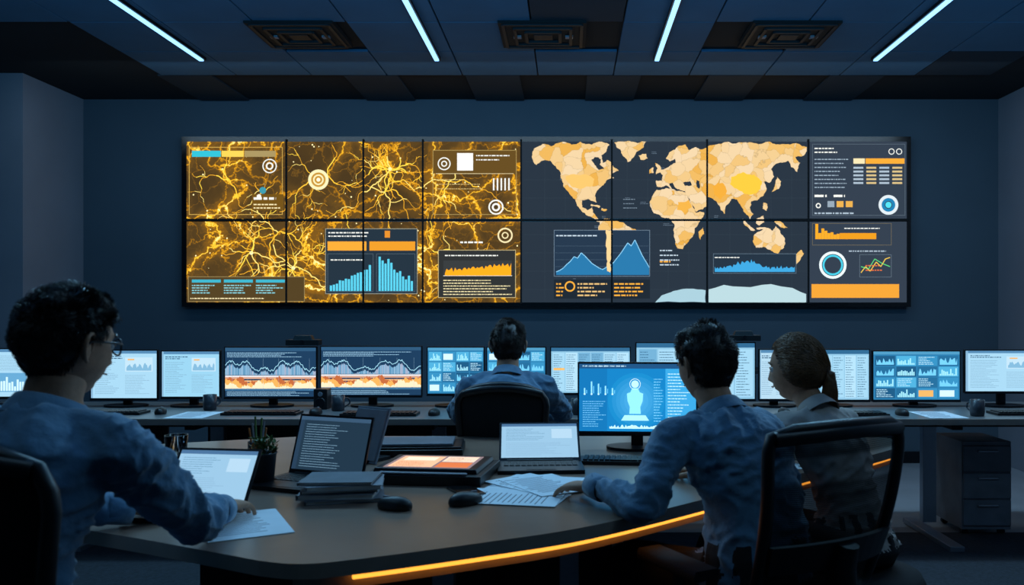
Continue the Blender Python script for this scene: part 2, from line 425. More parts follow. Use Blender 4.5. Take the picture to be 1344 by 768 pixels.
# ---- map
c.l=2
for k in range(26):
    x,y=R.uniform(688,1045),R.uniform(190,390); tx(x,y,x+R.uniform(6,14),y+4,2,'#5e6f80',.7)
for k in range(1,14): ln([(688+k*27,188),(688+k*27,395)],.2,'#33414c')
for k in range(1,9): ln([(688,188+k*24),(1058,188+k*24)],.2,'#33414c')
c.l=3
NA=[(698,206),(701,195),(712,189),(724,192),(735,187),(750,190),(762,186),(776,190),(790,186),(800,190),(796,198),(789,204),(791,214),(797,210),(803,214),(812,224),(803,229),(806,234),(797,236),(792,243),(785,249),(781,257),(783,266),(778,264),(772,261),(764,263),(764,272),(771,276),(777,272),(778,279),(784,286),(790,291),(784,291),(774,284),(764,278),(757,268),(751,258),(744,250),(738,238),(736,228),(729,218),(722,211),(712,211),(704,217),(700,212)]
GR=[(806,187),(826,185),(848,186),(845,193),(836,199),(830,208),(824,213),(818,205),(814,196)]
SA=[(787,291),(797,287),(808,290),(818,292),(828,299),(837,304),(833,316),(827,325),(819,330),(812,340),(807,350),(802,360),(797,358),(796,346),(797,332),(796,318),(789,308),(785,299)]
EU=[(862,245),(861,237),(869,237),(870,230),(865,224),(874,221),(880,217),(887,214),(886,208),(879,212),(874,208),(880,199),(890,192),(900,190),(904,197),(913,193),(922,196),(931,191),(945,189),(956,186),(972,187),(990,188),(1010,186),(1028,189),(1045,188),(1059,193),(1056,203),(1044,206),(1050,214),(1046,226),(1038,219),(1034,211),(1022,214),(1012,222),(1016,232),(1010,240),(1003,238),(1006,247),(1002,257),(994,263),(986,264),(984,272),(989,281),(984,288),(977,279),(972,270),(967,262),(960,261),(954,269),(951,281),(946,276),(940,264),(934,260),(926,259),(929,266),(922,275),(913,278),(908,268),(902,258),(899,251),(892,249),(886,246),(883,240),(878,241),(882,249),(874,243),(868,246)]
AF=[(856,258),(862,249),(874,247),(888,251),(900,253),(905,264),(913,279),(924,279),(919,290),(912,299),(909,311),(902,319),(896,327),(889,326),(886,314),(884,303),(885,294),(878,286),(868,285),(858,280),(853,270)]
AU=[(988,316),(990,308),(999,303),(1006,299),(1014,303),(1018,297),(1024,305),(1030,313),(1029,325),(1021,333),(1012,329),(1002,324),(992,325)]
for p in (NA,GR,SA,EU,AF,AU,[(860,214),(866,217),(868,226),(861,229),(863,221)],[(853,222),(858,220),(858,227),(852,228)],
  [(838,204),(848,202),(850,208),(841,210)],[(917,304),(923,298),(924,307),(919,315)],[(1020,232),(1025,238),(1022,248),(1013,252),(1017,243)],
  [(975,287),(984,296),(991,302),(986,303),(977,295)],[(993,287),(1002,283),(1003,292),(997,296),(992,293)],[(993,299),(1008,300),(1007,302),(993,301)],
  [(1016,291),(1028,293),(1034,299),(1024,298)],[(1002,266),(1007,268),(1006,277),(1001,274)],[(1046,333),(1052,328),(1055,333),(1045,347),(1040,346)],
  [(776,268),(788,271),(786,273),(775,270)],[(790,273),(797,275),(795,277),(789,276)]):
    pl(rough(p),'#ffffff',M_land)
pl(rough([(860,397),(868,388),(884,382),(905,379),(926,381),(926,397)],2,.05),'#9cbeca')
pl([(930,397),(930,380),(938,378),(950,374),(962,376),(985,377),(1000,374),(1012,373),(1025,376),(1040,378),(1050,383),(1058,386),(1058,397)],'#acc8ce')
c.l=3.5
pl(rough([(781,206),(789,209),(787,216),(793,222),(786,223),(780,216),(776,210)]),'#26313d'); pl(rough([(896,240),(906,238),(908,243),(899,244)]),'#26313d'); pl(rough([(914,236),(918,238),(918,248),(914,245)]),'#26313d')
c.l=4
pl(rough([(960,232),(975,226),(990,229),(1000,238),(998,249),(985,256),(970,250),(958,242)]),'#e8bc3c')
pl(rough([(890,265),(904,262),(908,272),(898,280),(888,275)]),'#e0a644'); pl(rough([(935,244),(948,240),(954,250),(946,262),(938,256)]),'#e0a038'); pl(rough([(742,232),(765,229),(780,235),(776,245),(752,246)]),'#e8b866')
c.l=5
rc(727,302,853,363,'#233447'); c.l=6; fr(727,302,853,363,'#6c8092',.6); tx(730,305,790,312,1,'#b9cad8',1.6)
for k in range(1,5): ln([(729,314+k*9),(851,314+k*9)],.3,'#4d6275')
c.l=7
hs=[4,6,9,14,18,24,22,29,25,20,15,12,9,7,10,12,16,22,28,35,42,38,46,36,26,18,10]
c.area(X(730),X(852),Y(361),hs,'#27709f')
c.line([(X(730)+(122)*i/26,Y(361)+h) for i,h in enumerate(hs)],1,'#8fd0f2')
c.l=8; pl(rough([(795,302),(803,302),(800,345),(801,358),(797,356),(796,330)]),'#e8c68c')
rc(727,367,853,392,'#1c2630',5); c.l=6; rg(748,376,5,7,'#e6a33a'); tx(730,370,742,390,4,'#e6a33a',2); tx(758,370,800,390,4,'#d9b273',2); tx(806,370,852,390,4,'#e6a33a',2)
tx(866,325,893,350,4,'#b9cad8',1.5); tx(866,340,885,346,1,'#e6a33a',2); tx(818,258,838,275,3,'#6f8090',1)
rc(936,333,1045,359,'#22303e',5); c.l=6; fr(936,333,1045,359,'#5f7384',.5)
c.area(X(938),X(1043),Y(357),[3+R.random()*4+8*math.exp(-((i-24)/9)**2)+3*R.random()*abs(math.sin(i)) for i in range(60)],'#3b9bd0')
tx(938,335,1000,340,1,w1,1.3)
c.l=3; fr(1066,189,1188,283,'#55636f',.6); tx(1069,192,1100,202,2,w1,1.6)
tx(1069,206,1115,248,8,'#8fa2b2',1.3); rc(1120,208,1135,215,'#e4d4a8'); rc(1136,208,1187,215,'#e69e34')
for r_ in range(5):
    for q in range(4): rc(1120+q*17,219+r_*5,1133+q*17,221.5+r_*5,'#c9b07c' if q%2 else '#9fb0bf')
rg(1170,199,3,4,w1); rg(1180,199,3,4,w1)
tx(1069,255,1090,260,1,w1,3); tx(1094,255,1110,260,1,w1,3)
rg(1074,270,2,3.4,w1)
for q in range(3): rc(1086+q*12,264,1095+q*12,272,'#d8a24a' if q else '#8a9aa8')
tx(1069,275,1130,283,1,'#9fb0bf',2)
rg(1166,269,9,13,'#d0dadf'); rg(1166,269,5,9,'#1f78a8'); rg(1166,269,0,4,'#4fd0e0')
fr(1066,293,1170,322,'#6b6350',.6)
c.bars(X(1070),X(1102),Y(314),[20,8,14,11,8,9,6,7],'#e8a026',.05); rc(1102,306,1150,314,'#dc921e'); tx(1108,296,1165,302,1,w1,1.3)
rg(1093,348,14.5,18,'#dceaee'); rg(1093,348,11,13.5,'#44c0d8')
tx(1114,326,1186,332,1,'#9fb0bf',1.6); fr(1128,334,1170,364,'#5f6f7c',.5)
ln([(1130,358),(1136,350),(1142,356),(1150,344),(1156,350),(1162,340),(1168,338)],1.1,'#e8c04a'); ln([(1130,350),(1140,353),(1148,340),(1158,346),(1168,350)],1,'#5ad07a')
tx(1136,345,1160,357,2,'#d86a3a',1.5)
rc(1065,373,1180,391,'#e09834')
b.obj('video_wall_display',loc=(X0,DV,Z0))

# ================================================================ screens UI styles
def ui_doc(c,w,h,r):
    c.l=1; c.rect(0,0,w,h,r.choice(('#9cc8e0','#a8cadd','#8fc4de')),BACKL); c.l=2
    c.rect(0,h*.94,w,h,'#4f7fa6'); c.rect(0,0,w*.03,h,'#7fa9c6')
    c.text(w*.06,h*.82,w*.5,h*.9,2,'#31587a',h*.02)
    c.text(w*.06,h*.08,w*.45,h*.78,18,'#6f95b2',h*.010)
    k=r.random()
    if k<.5:
        c.rect(w*.52,h*.56,w*.94,h*.86,'#b4d2e2'); c.text(w*.52,h*.08,w*.95,h*.5,12,'#7ba0ba',h*.010)
        c.l=3; c.area(w*.54,w*.92,h*.58,[h*(.02+.10*abs(math.sin(i*.5))+.05*r.random()) for i in range(30)],'#7aaccb'); c.rect(w*.56,h*.8,w*.66,h*.83,'#e0a860')
    else:
        c.rect(w*.52,h*.1,w*.94,h*.5,'#5f9cc4'); c.text(w*.52,h*.55,w*.95,h*.88,10,'#7ba0ba',h*.010)
        c.l=3; c.bars(w*.54,w*.92,h*.12,[h*r.uniform(.04,.32) for _ in range(12)],'#c4e6f6')
def ui_wave(c,w,h,r):
    c.l=1; c.rect(0,0,w,h,'#1c3a58',BACKL); c.l=2
    c.rect(0,h*.93,w,h,'#2c5272'); c.text(w*.02,h*.80,w*.95,h*.91,4,'#8cb8d4',h*.012,.9)
    c.rect(0,h*.36,w,h*.40,'#c89a84'); c.rect(0,h*.40,w,h*.43,'#d9d8dc'); c.rect(0,h*.30,w,h*.33,'#e8b27a')
    c.l=3; n=110
    f=lambda s_,a: [h*(a+.05*math.sin(i*.13+s_)+.035*math.sin(i*.41+s_*2)+.05*r.random()) for i in range(n)]
    c.area(0,w,h*.16,f(0,.15),'#b8643a'); c.l=4; c.area(0,w,h*.16,f(1,.11),'#e8a858'); c.l=5; c.area(0,w,h*.16,f(2,.06),'#f0dcb8'); c.rect(0,h*.12,w,h*.17,'#3a6a90')
    c.l=6; 
    up=[(w*i/n,h*(.60+.08*math.sin(i*.1)+.05*math.sin(i*.3)+.05*r.random())) for i in range(n+1)]
    for (a,q),(d,e) in zip(up,up[1:]): c.poly([(a,h*.44),(d,h*.44),(d,e-h*.07),(a,q-h*.07)],r.choice(('#6f9cbc','#5488aa','#82a8c4','#98a4bc')))
    c.l=7; c.line(up,h*.010,'#a8e4f8')
    for k in range(6): c.line([(w*(.08+.17*k),h*.12),(w*(.08+.17*k),h*.78)],h*.003,'#7fa4bc')
    c.text(w*.02,h*.01,w*.97,h*.11,4,'#8fbcd8',h*.010,.95)
def ui_dash(c,w,h,r):
    c.l=1; c.rect(0,0,w,h,'#2a74a2',BACKL); c.l=2
    c.rect(0,h*.94,w,h,'#4a90b6')
    nx=4; ny=4
    for i in range(nx):
        for j in range(ny):
            x0=w*(.02+.245*i); y0=h*(.03+.225*j); W=w*.23; Hh=h*.205
            c.l=2; c.rect(x0,y0,x0+W,y0+Hh,r.choice(('#1d557c','#3488b6','#246690','#4aa4ce'))); c.l=3
            k=r.random(); m_=W*.06
            if k<.3: c.bars(x0+m_,x0+W-m_,y0+Hh*.1,[Hh*r.uniform(.1,.8) for _ in range(10)],'#9fe0f4')
            elif k<.40: c.rect(x0+m_,y0+Hh*.15,x0+W*.8,y0+Hh*.8,r.choice(('#e6ac62','#c8e4f0','#a8e0f4')))
            elif k<.75: c.text(x0+m_,y0+Hh*.08,x0+W-m_,y0+Hh*.95,5,'#afdcee',Hh*.07)
            else: c.area(x0+m_,x0+W-m_,y0+Hh*.1,[Hh*r.uniform(.1,.75) for _ in range(16)],'#6fc4ec')
def ui_table(c,w,h,r):
    c.l=1; c.rect(0,0,w,h,'#86b8d4',BACKL); c.l=2; c.rect(0,h*.92,w,h,'#2e6288')
    for i in range(6):
        x0=w*(.02+.163*i); c.l=2; c.rect(x0,h*.04,x0+w*.15,h*.89,r.choice(('#a6cfe4','#6aa2c4','#98c6de'))); c.l=3
        c.text(x0+w*.01,h*.05,x0+w*.14,h*.87,17,'#2f5c80',h*.012)
    c.l=4; c.rect(w*.03,h*.5,w*.17,h*.55,'#e8b468')
def ui_blue(c,w,h,r):
    c.l=1; c.rect(0,0,w,h,'#167cbc',BACKL); c.l=2
    c.rect(0,h*.93,w,h,'#1f4f7c'); c.text(w*.03,h*.945,w*.6,h*.99,1,'#bfe6fa',h*.02); c.rect(0,0,w*.24,h*.93,'#1470ae'); c.rect(w*.74,0,w,h*.93,'#389ed6')
    for k in range(6):
        t=k/5; c.l=2+k*.1; c.ring(w*.49,h*.45,0,h*(.42-.06*k),(.01+.05*t,.23+.13*t,.53+.16*t))
    c.l=3
    c.ring(w*.48,h*.70,0,h*.055,'#b8f0ff'); c.poly([(w*.455,h*.64),(w*.505,h*.64),(w*.52,h*.58),(w*.55,h*.56),(w*.545,h*.45),(w*.525,h*.36),(w*.53,h*.26),(w*.43,h*.26),(w*.435,h*.36),(w*.415,h*.45),(w*.41,h*.56),(w*.44,h*.58)],'#8fe2ff')
    c.poly([(w*.36,h*.16),(w*.6,h*.16),(w*.57,h*.24),(w*.39,h*.24)],'#a8ecff'); c.ring(w*.48,h*.70,h*.075,h*.082,'#dff8ff')
    for k in range(5):
        x=w*(.04+.06*k); hh=h*(.05+.04*((k*3)%4)/2)
        c.rect(x,h*.56,x+w*.012,h*.56+hh*1.6,'#8fdcff'); c.ring(x+w*.006,h*.55,0,h*.014,'#bff0ff'); c.rect(x+w*.02,h*.56,x+w*.028,h*.56+hh,'#5fbcec')
    c.text(w*.03,h*.06,w*.24,h*.46,12,'#6fc0ec',h*.010); c.text(w*.64,h*.14,w*.73,h*.8,16,'#7fd0f6',h*.010); c.text(w*.76,h*.06,w*.97,h*.88,18,'#bfeaff',h*.012)
    c.l=4; c.area(w*.26,w*.72,h*.04,[h*(.01+.05*r.random()) for _ in range(50)],'#bff0ff')
UI={'doc':ui_doc,'wave':ui_wave,'dash':ui_dash,'table':ui_table,'blue':ui_blue}
def monitor(x,y,w,h,zb,rz,style,seed,ztop=.75):
    r=random.Random(seed); b=MB(); e=.007
    b.box((0,.012,zb+h/2),(w,.022,h),M_black)
    b.box((0,.032,zb+h*.5),(w*.6,.025,h*.6),M_black,taper=.8)
    b.box((0,-.001,zb+.002),(w,.006,.012),M_dark)
    c=CV(b,Matrix.Translation((-w/2+e,0.0005,zb+e+.004)),1,.0002); UI[style](c,w-2*e,h-2*e-.004,r)
    b.box((0,.05,(ztop+zb+h*.5)/2),(.05,.022,zb+h*.5-ztop),M_dark)
    b.tube([(0,.05,zb+h*.4),(0,.03,zb+h*.4)],.03,M_dark,16)
    n=24; b.prism([(.13*math.cos(2*pi*k/n),.03+.09*math.sin(2*pi*k/n)) for k in range(n)],ztop+.0005,ztop+.012,M_dark)
    return b.obj('desktop_monitor',loc=(x,y,0),rz=rz,bevel=.0015)
# ================================================================ BACK DESK ROW
DM=5.05; SM=1100/DM
mons=[(-72,43,457,523,'doc'),(118,207,459,525,'doc'),(211,289,460,523,'doc'),(294,416,455,523,'wave'),(420,554,454,521,'wave'),
 (560,636,455,519,'dash'),(638,717,455,519,'dash'),(722,828,455,518,'table'),(834,992,449,526,'table'),(996,1040,458,526,'doc'),(1043,1142,458,527,'table'),
 (1145,1261,460,527,'dash'),(1266,1372,459,516,'doc')]
for i,(a,b_,t,u,st) in enumerate(mons):
    w=(b_-a)/SM; cx=((a+b_)/2-747)/SM; zt=EYE-(t-408)/SM; zb=EYE-(u-408)/SM
    monitor(cx,DM,w,zt-zb,zb,0,st,i+3)
def desk(x0,x1,y0=4.5,y1=5.35,modesty=True,li=.32):
    b=MB(); w=x1-x0
    b.box((0,0,.7325),(w-.006,y1-y0,.035),M_desk)
    b.box((0,-(y1-y0)/2-.003,.7325),(w-.006,.006,.035),M_tedge)
    b.box((0,0.05,.695),(w-.2,.5,.04),M_dark)
    for s,l in ((-1,li),(1,.32)):
        xx=s*(w/2-l)
        b.box((xx,.05,.38),(.08,.05,.6),M_metal); b.box((xx,.0,.02),(.08,.66,.03),M_metal); b.box((xx,.0,.69),(.06,.66,.03),M_dark)
    if modesty: b.box((0,.36,.45),(w-.25,.02,.46),M_panel)
    b.obj('control_desk',loc=((x0+x1)/2,(y0+y1)/2,0),bevel=.003)
for x0,x1 in ((-4.35,-2.4),(-2.4,-.45),(-.45,1.5)): desk(x0,x1)
desk(1.5,3.7,modesty=False,li=.63)
def pedestal(x,y):
    b=MB(); b.box((0,0,.3),(.29,.36,.52),M_grey)
    for i,z in enumerate((.14,.3,.46)):
        b.box((0,-.186,z),(.28,.014,.15),M_grey); b.box((0,-.2,z+.045),(.12,.014,.012),M_metal)
    for sx in (-1,1):
        for sy in (-1,1): b.tube([(sx*.11,sy*.13-.012,.02),(sx*.11,sy*.13+.012,.02)],.02,M_black,12); b.box((sx*.11,sy*.13,.037),(.03,.03,.02),M_black)
    b.obj('drawer_pedestal',loc=(x,y,0.0),bevel=.004)
pedestal(2.46,5.12)
b=MB(); b.box((0,0,.42),(1.15,.4,.84),M_panel)
for k in (-1,1): b.box((k*.288,-.205,.42),(.56,.015,.78),M_wall); b.box((k*.05,-.218,.45),(.012,.012,.14),M_metal)
b.obj('storage_cabinet',loc=(1.9,7.09,0),bevel=.004)

def keyboard(x,y,z,rz=0,w=.42,d=.13):
    b=MB(); b.box((0,0,.007),(w,d,.014),M_black)
    nx=16; ny=5
    for j in range(ny):
        for i in range(nx):
            if j==0 and 4<i<10: continue
            b.box((-w/2+.014+(w-.028)*(i+.5)/nx,-d/2+.01+(d-.02)*(j+.5)/ny,.017),((w-.028)/nx*.85,(d-.02)/ny*.82,.006),M_dark,taper=.88)
    b.box((-w/2+.014+(w-.028)*7.5/nx,-d/2+.01+(d-.02)*.5/ny,.017),((w-.028)/nx*5,(d-.02)/ny*.82,.006),M_dark)
    b.obj('keyboard',loc=(x,y,z),rz=rz)
def mouse(x,y,z,rz=0,sc_=1):
    b=MB(); rings=[]; n=20
    for zz,k in ((0,.94),(.008,1),(.018,.97),(.027,.85),(.034,.62),(.038,.3),(.039,.05)):
        ring=[]
        for q in range(n):
            a=2*pi*q/n; ring.append((.031*k*math.cos(a)*sc_*(1-.08*math.sin(a)),(.056*k*math.sin(a)-.006*(1-k))*sc_,zz*sc_))
        rings.append(ring)
    b.loft(rings,M_black); b.box((0,.028*sc_,.033*sc_),(.006,.018,.01),M_grey)
    b.obj('computer_mouse',loc=(x,y,z),rz=rz)
def mug(x,y,z,m=M_mug,r=.038,h=.09,rz=0):
    b=MB(); b.lathe([(r*.85,0),(r*.95,.005),(r,h*.3),(r,h),(r*.92,h),(r*.9,h*.2),(.001,h*.12)],m,28)
    b.tube(spl([(r*.95,0,h*.8),(r*1.6,0,h*.75),(r*1.75,0,h*.45),(r*.95,0,h*.22)],6),.005,m,8)
    b.obj('coffee_mug',loc=(x,y,z),rz=rz)
def speaker(x,y,z,h=.17):
    b=MB(); b.box((0,0,h/2),(.08,.09,h),M_black); b.tube([(0,-.045,h*.35),(0,-.05,h*.35)],[.03,.026],M_dark,20); b.tube([(0,-.045,h*.75),(0,-.05,h*.75)],[.014,.012],M_grey,16)
    b.obj('desk_speaker',loc=(x,y,z),bevel=.004)
for x,y in ((-2.6,4.72),(-1.72,4.7),(-1.05,4.66),(.9,4.68),(1.55,4.66),(2.58,4.7),(-3.3,4.7)):
    keyboard(x,y,.75,R.uniform(-.05,.05)); mouse(x+.3,y+.0,.75,R.uniform(-.3,.3))
mug(-1.34,4.86,.75,rz=.5); mug(2.25,4.62,.75,rz=2); mug(.05,4.68,.75); mug(-2.1,4.9,.75,rz=1)
speaker(-1.46,4.96,.75,.12); speaker(-3.05,5.0,.75)
def papers(x,y,z,n=2,rz=0,seed=0):
    r=random.Random(seed); b=MB()
    for k in range(n):
        M=Matrix.Translation((r.uniform(-.03,.03)*(n>1),r.uniform(-.03,.03)*(n>1),k*.0016))@Matrix.Rotation(r.uniform(-.5,.5)*(n>1),4,'Z')
        b.box((0,0,.001),(.21,.297,.0014),M_paper,M)
        for q in range(14):
            b.box((-.01-r.random()*.02,.12-q*.017,.0019),(r.uniform(.1,.15),.004,.0003),M_grey,M)
    b.obj('paper_sheets',loc=(x,y,z+.0005),rz=rz)
papers(-2.08,4.65,.75,1,0,1); papers(2.05,4.66,.75,1,0,2)
for (px,zt) in ((398,1.119),(976,1.146)):
    b=MB(); b.box((0,0,.02),(.2,.07,.035),M_black); b.box((0,0,.048),(.12,.06,.03),M_black,taper=.8); b.tube([(0,-.03,.025),(0,-.042,.025)],.012,M_dark,16)
    b.obj('webcam',loc=((px-747)/SM,DM+.012,zt),bevel=.003)

# ================================================================ FRONT TABLE
edge=spl([(-2.15,2.62,0),(-1.6,2.36,0),(-1.13,2.15,0),(-.72,1.945,0)],5)[:-1]+spl([(-.72,1.945,0),(-.62,1.92,0),(-.5,1.955,0),(-.2,2.105,0),(.058,2.26,0),(.4,2.565,0),(.85,3.01,0),(1.345,3.5,0),(1.47,3.68,0),(1.45,3.83,0)],6)
poly=[(p.x,p.y) for p in edge]+[(1.3,3.88),(-1.2,3.88),(-2.15,3.5)]
tbl=empty('meeting_table')
b=MB(); b.prism(poly,.714,.75,M_table,mside=M_tedge)
b.obj('table_top',parent=tbl,bevel=.004)
def inset(pts,d):
    out=[]
    for i,p in enumerate(pts):
        a=pts[max(0,i-1)]; c_=pts[min(len(pts)-1,i+1)]; t=(V(c_)-V(a)).normalized(); out.append(V(p)+V((-t.y,t.x,0))*d)
    return out
near=[p for p in edge if p.x>-.66]
b=MB(); ap=inset(near,.045); ap2=inset(near,.06)
for i in range(len(ap)-1):
    q=[ap[i],ap[i+1],ap2[i+1],ap2[i]]
    b.add([(p.x,p.y,.67) for p in q]+[(p.x,p.y,.714) for p in q],[(0,1,2,3),(0,4,5,1),(1,5,6,2),(2,6,7,3),(3,7,4,0)],M_tedge)
b.obj('table_apron',parent=tbl)
b=MB(); st=[p for p in inset(near,.030) if p.x>-.54]
b.tube([(p.x,p.y,.702) for p in st],.0075,E_warm,6); b.obj('led_strip',parent=tbl)
b=MB()
for (x,y) in ((-1.7,2.7),(-1.4,3.4),(-.35,2.35),(.0,2.62),(1.2,3.62),(.2,3.6)):
    b.box((x,y,.36),(.06,.06,.7),M_metal); b.box((x,y,.012),(.3,.08,.022),M_dark)
b.box((-.75,2.85,.42),(1.0,.03,.5),M_panel)
b.box((-.3,3.1,.36),(.9,.35,.7),M_panel)
b.obj('table_legs',parent=tbl,bevel=.003)
TZ=.75
def laptop(x,y,rz,w,d,ang,style,seed,z=TZ,name='laptop'):
    r=random.Random(seed); b=MB(); t=.014
    b.box((0,-d/2,t/2),(w,d,t),M_dark)
    for j in range(5):
        for i in range(13):
            b.box((-w*.44+w*.88*(i+.5)/13,-d*.12-d*.42*(j+.5)/5,t+.001),(w*.88/13*.84,d*.42/5*.8,.003),M_black)
    b.box((0,-d*.78,t+.0006),(w*.34,d*.3,.001),M_black)
    M=Matrix.Translation((0,0,t))@Matrix.Rotation(-ang,4,'X')
    h=d*.95
    b.box((0,.004,h/2),(w,.007,h),M_dark,M); 
    c=CV(b,M@Matrix.Translation((-w/2+.008,.0003,.014)),1,.00015); UI[style](c,w-.016,h-.022,r)
    b.tube([(-w*.4,0,t*.9),(w*.4,0,t*.9)],.006,M_black,8)
    return b.obj(name,loc=(x,y,z),rz=rz,bevel=.0015)
def ui_code(c,w,h,r):
    c.l=1; c.rect(0,0,w,h,'#1f3344',BACKL); c.l=2; c.rect(0,h*.93,w,h,'#35506a'); c.text(w*.1,h*.05,w*.9,h*.88,18,'#6f93ac',h*.010,.7); c.rect(0,0,w*.06,h*.93,'#243a50')
UI['code']=ui_code
def ui_bright(c,w,h,r):
    c.l=1; c.rect(0,0,w,h,'#8fb8d4',BACKL); c.l=2; c.rect(0,h*.92,w,h,'#456a90'); c.text(w*.06,h*.5,w*.6,h*.87,8,'#5a86a8',h*.012); c.text(w*.06,h*.06,w*.94,h*.45,10,'#7aa0be',h*.010); c.rect(w*.66,h*.56,w*.93,h*.84,'#a8c8de')
UI['bright']=ui_bright
laptop(-1.075,2.46,-.14,.265,.185,.58,'bright',1)
laptop(-.84,2.88,-.38,.31,.22,.32,'code',2)
laptop(-.11,3.17,.06,.31,.2,.85,'bright',3)
monitor(.285,3.5,.5,.3,.815,-.06,'blue',50)
keyboard(.22,3.20,TZ,-.1,.36,.12); mouse(.50,3.10,TZ,-.4)
mouse(-.51,2.45,TZ,1.25); mouse(-.31,2.51,TZ,-.95)
b=MB(); z=0
for k in range(5):
    h=(.012,.016,.011,.014,.01)[k]; M=Matrix.Translation((R.uniform(-.01,.01),R.uniform(-.01,.01),z))@Matrix.Rotation(R.uniform(-.14,.14),4,'Z')
    w,d=.24-R.random()*.02,.17
    b.box((0,0,.001),(w,d,.002),(M_book1,M_book2)[k%2],M); b.box((0,0,h/2),(w-.008,d-.008,h-.003),M_pages,M); b.box((0,0,h-.001),(w,d,.002),(M_book1,M_book2)[k%2],M); b.box((-w/2,0,h/2),(.002,d,h),(M_book1,M_book2)[k%2],M)
    z+=h+.0005
b.obj('notebook_stack',loc=(-.70,2.6,TZ),rz=.12)
def ui_orange(b,M,w,h):
    c=CV(b,M,1,.0002); c.l=1; c.rect(0,0,w,h,'#8a7a80',BACKL); c.l=2; c.rect(w*.04,h*.06,w*.55,h*.94,'#ecbc98'); c.rect(w*.58,h*.5,w*.96,h*.94,'#eed4be'); c.rect(w*.58,h*.06,w*.96,h*.46,'#d8784a')
    c.l=3; c.text(w*.08,h*.1,w*.5,h*.5,8,'#c8703e',h*.015); c.rect(w*.1,h*.58,w*.48,h*.86,'#f8e2cc'); c.text(w*.62,h*.56,w*.92,h*.88,6,'#a85828',h*.014)
b=MB(); b.box((0,0,.018),(.40,.32,.034),M_black); b.box((0,.01,.043),(.36,.27,.016),M_dark,taper=.97)
Mx=Matrix.Translation((-.15,-.11,.0515))@Matrix.Rotation(-pi/2,4,'X'); ui_orange(b,Mx,.3,.23)
b.box((0,-.145,.04),(.3,.02,.006),M_grey)
b.obj('touchscreen_console',loc=(-.47,2.93,TZ),rz=-.12,bevel=.004)
b=MB(); b.box((0,0,.016),(.34,.24,.03),M_black); b.box((0,0,.036),(.33,.22,.008),M_dark); b.box((-.02,0,.047),(.3,.2,.012),M_book1)
b.obj('document_tray',loc=(-.60,3.42,TZ),rz=.08,bevel=.004)
b=MB(); M=Matrix.Rotation(-.38,4,'X'); b.box((0,0,.11),(.17,.009,.22),M_grey,M); b.box((0,-.006,.11),(.155,.003,.2),M_book2,M)
b.box((0,.05,.008),(.1,.13,.012),M_dark); b.tube([(0,.1,.01),(0,.055,.12)],.007,M_metal,8)
b.obj('tablet_on_stand',loc=(-.80,3.20,TZ),rz=-.55,bevel=.002)
papers(-.08,2.80,TZ,4,.9,5); papers(-.14,2.60,TZ,2,1.3,6); papers(-.88,2.27,TZ,1,.5,7); papers(-.95,3.5,TZ,2,.2,8); papers(-1.42,2.42,TZ,2,.9,9); papers(.72,3.2,TZ,2,.4,12)
b=MB(); b.lathe([(.03,0),(.034,.004),(.042,.105),(.0395,.105),(.031,.008),(.001,.006)],M_glass,32); b.obj('drinking_glass',loc=(-1.50,3.2,TZ+.001))
b=MB(); b.lathe([(.035,0),(.036,.09),(.033,.09),(.032,.006),(.001,.006)],M_pot,24)
for k in range(6):
    a=k*1.1; b.tube([(.012*math.cos(a),.012*math.sin(a),.01),(.032*math.cos(a),.03*math.sin(a),.14+.02*(k%3))],.0035,(M_red,M_grey,M_leaf)[k%3],6)
b.obj('pencil_cup',loc=(-1.17,3.15,TZ))
b=MB(); b.lathe([(.036,0),(.042,.01),(.05,.1),(.053,.105),(.05,.108),(.045,.1),(.04,.09),(.001,.09)],M_pot,28); b.lathe([(.044,.09),(.001,.094)],M_soil,20)
r=random.Random(4)
for k in range(16):
    a=r.random()*2*pi; tl=r.uniform(.1,.8); sh=r.uniform(.03,.065); top=V((math.cos(a)*(.012+tl*.045),math.sin(a)*(.012+tl*.045),.092+sh))
    b.tube([(math.cos(a)*.012,math.sin(a)*.012,.088),tuple(top)],.0012,M_leaf,5)
    for q in range(16):
        d=V((r.gauss(0,1),r.gauss(0,1),r.gauss(0,.7)+.5)).normalized(); L=r.uniform(.012,.024); bs=top-V((0,0,r.uniform(0,sh*.6))); sd=d.cross(V((.3,.2,1))).normalized()*L*.32
        tip=bs+d*L; mid=bs+d*L*.5; b.add([bs,mid+sd,tip,mid-sd,mid-V((0,0,.002))],[(0,1,4),(1,2,4),(2,3,4),(3,0,4)],M_leaf if (k%3 or q<5) else M_leaf2)
b.obj('potted_plant',loc=(-1.03,2.80,TZ))
b=MB(); b.box((0,0,.004),(.075,.15,.008),M_blackgl); b.box((0,0,.0085),(.068,.14,.001),M_blackgl); b.obj('smartphone',loc=(-.33,2.68,TZ),rz=.5,bevel=.003)

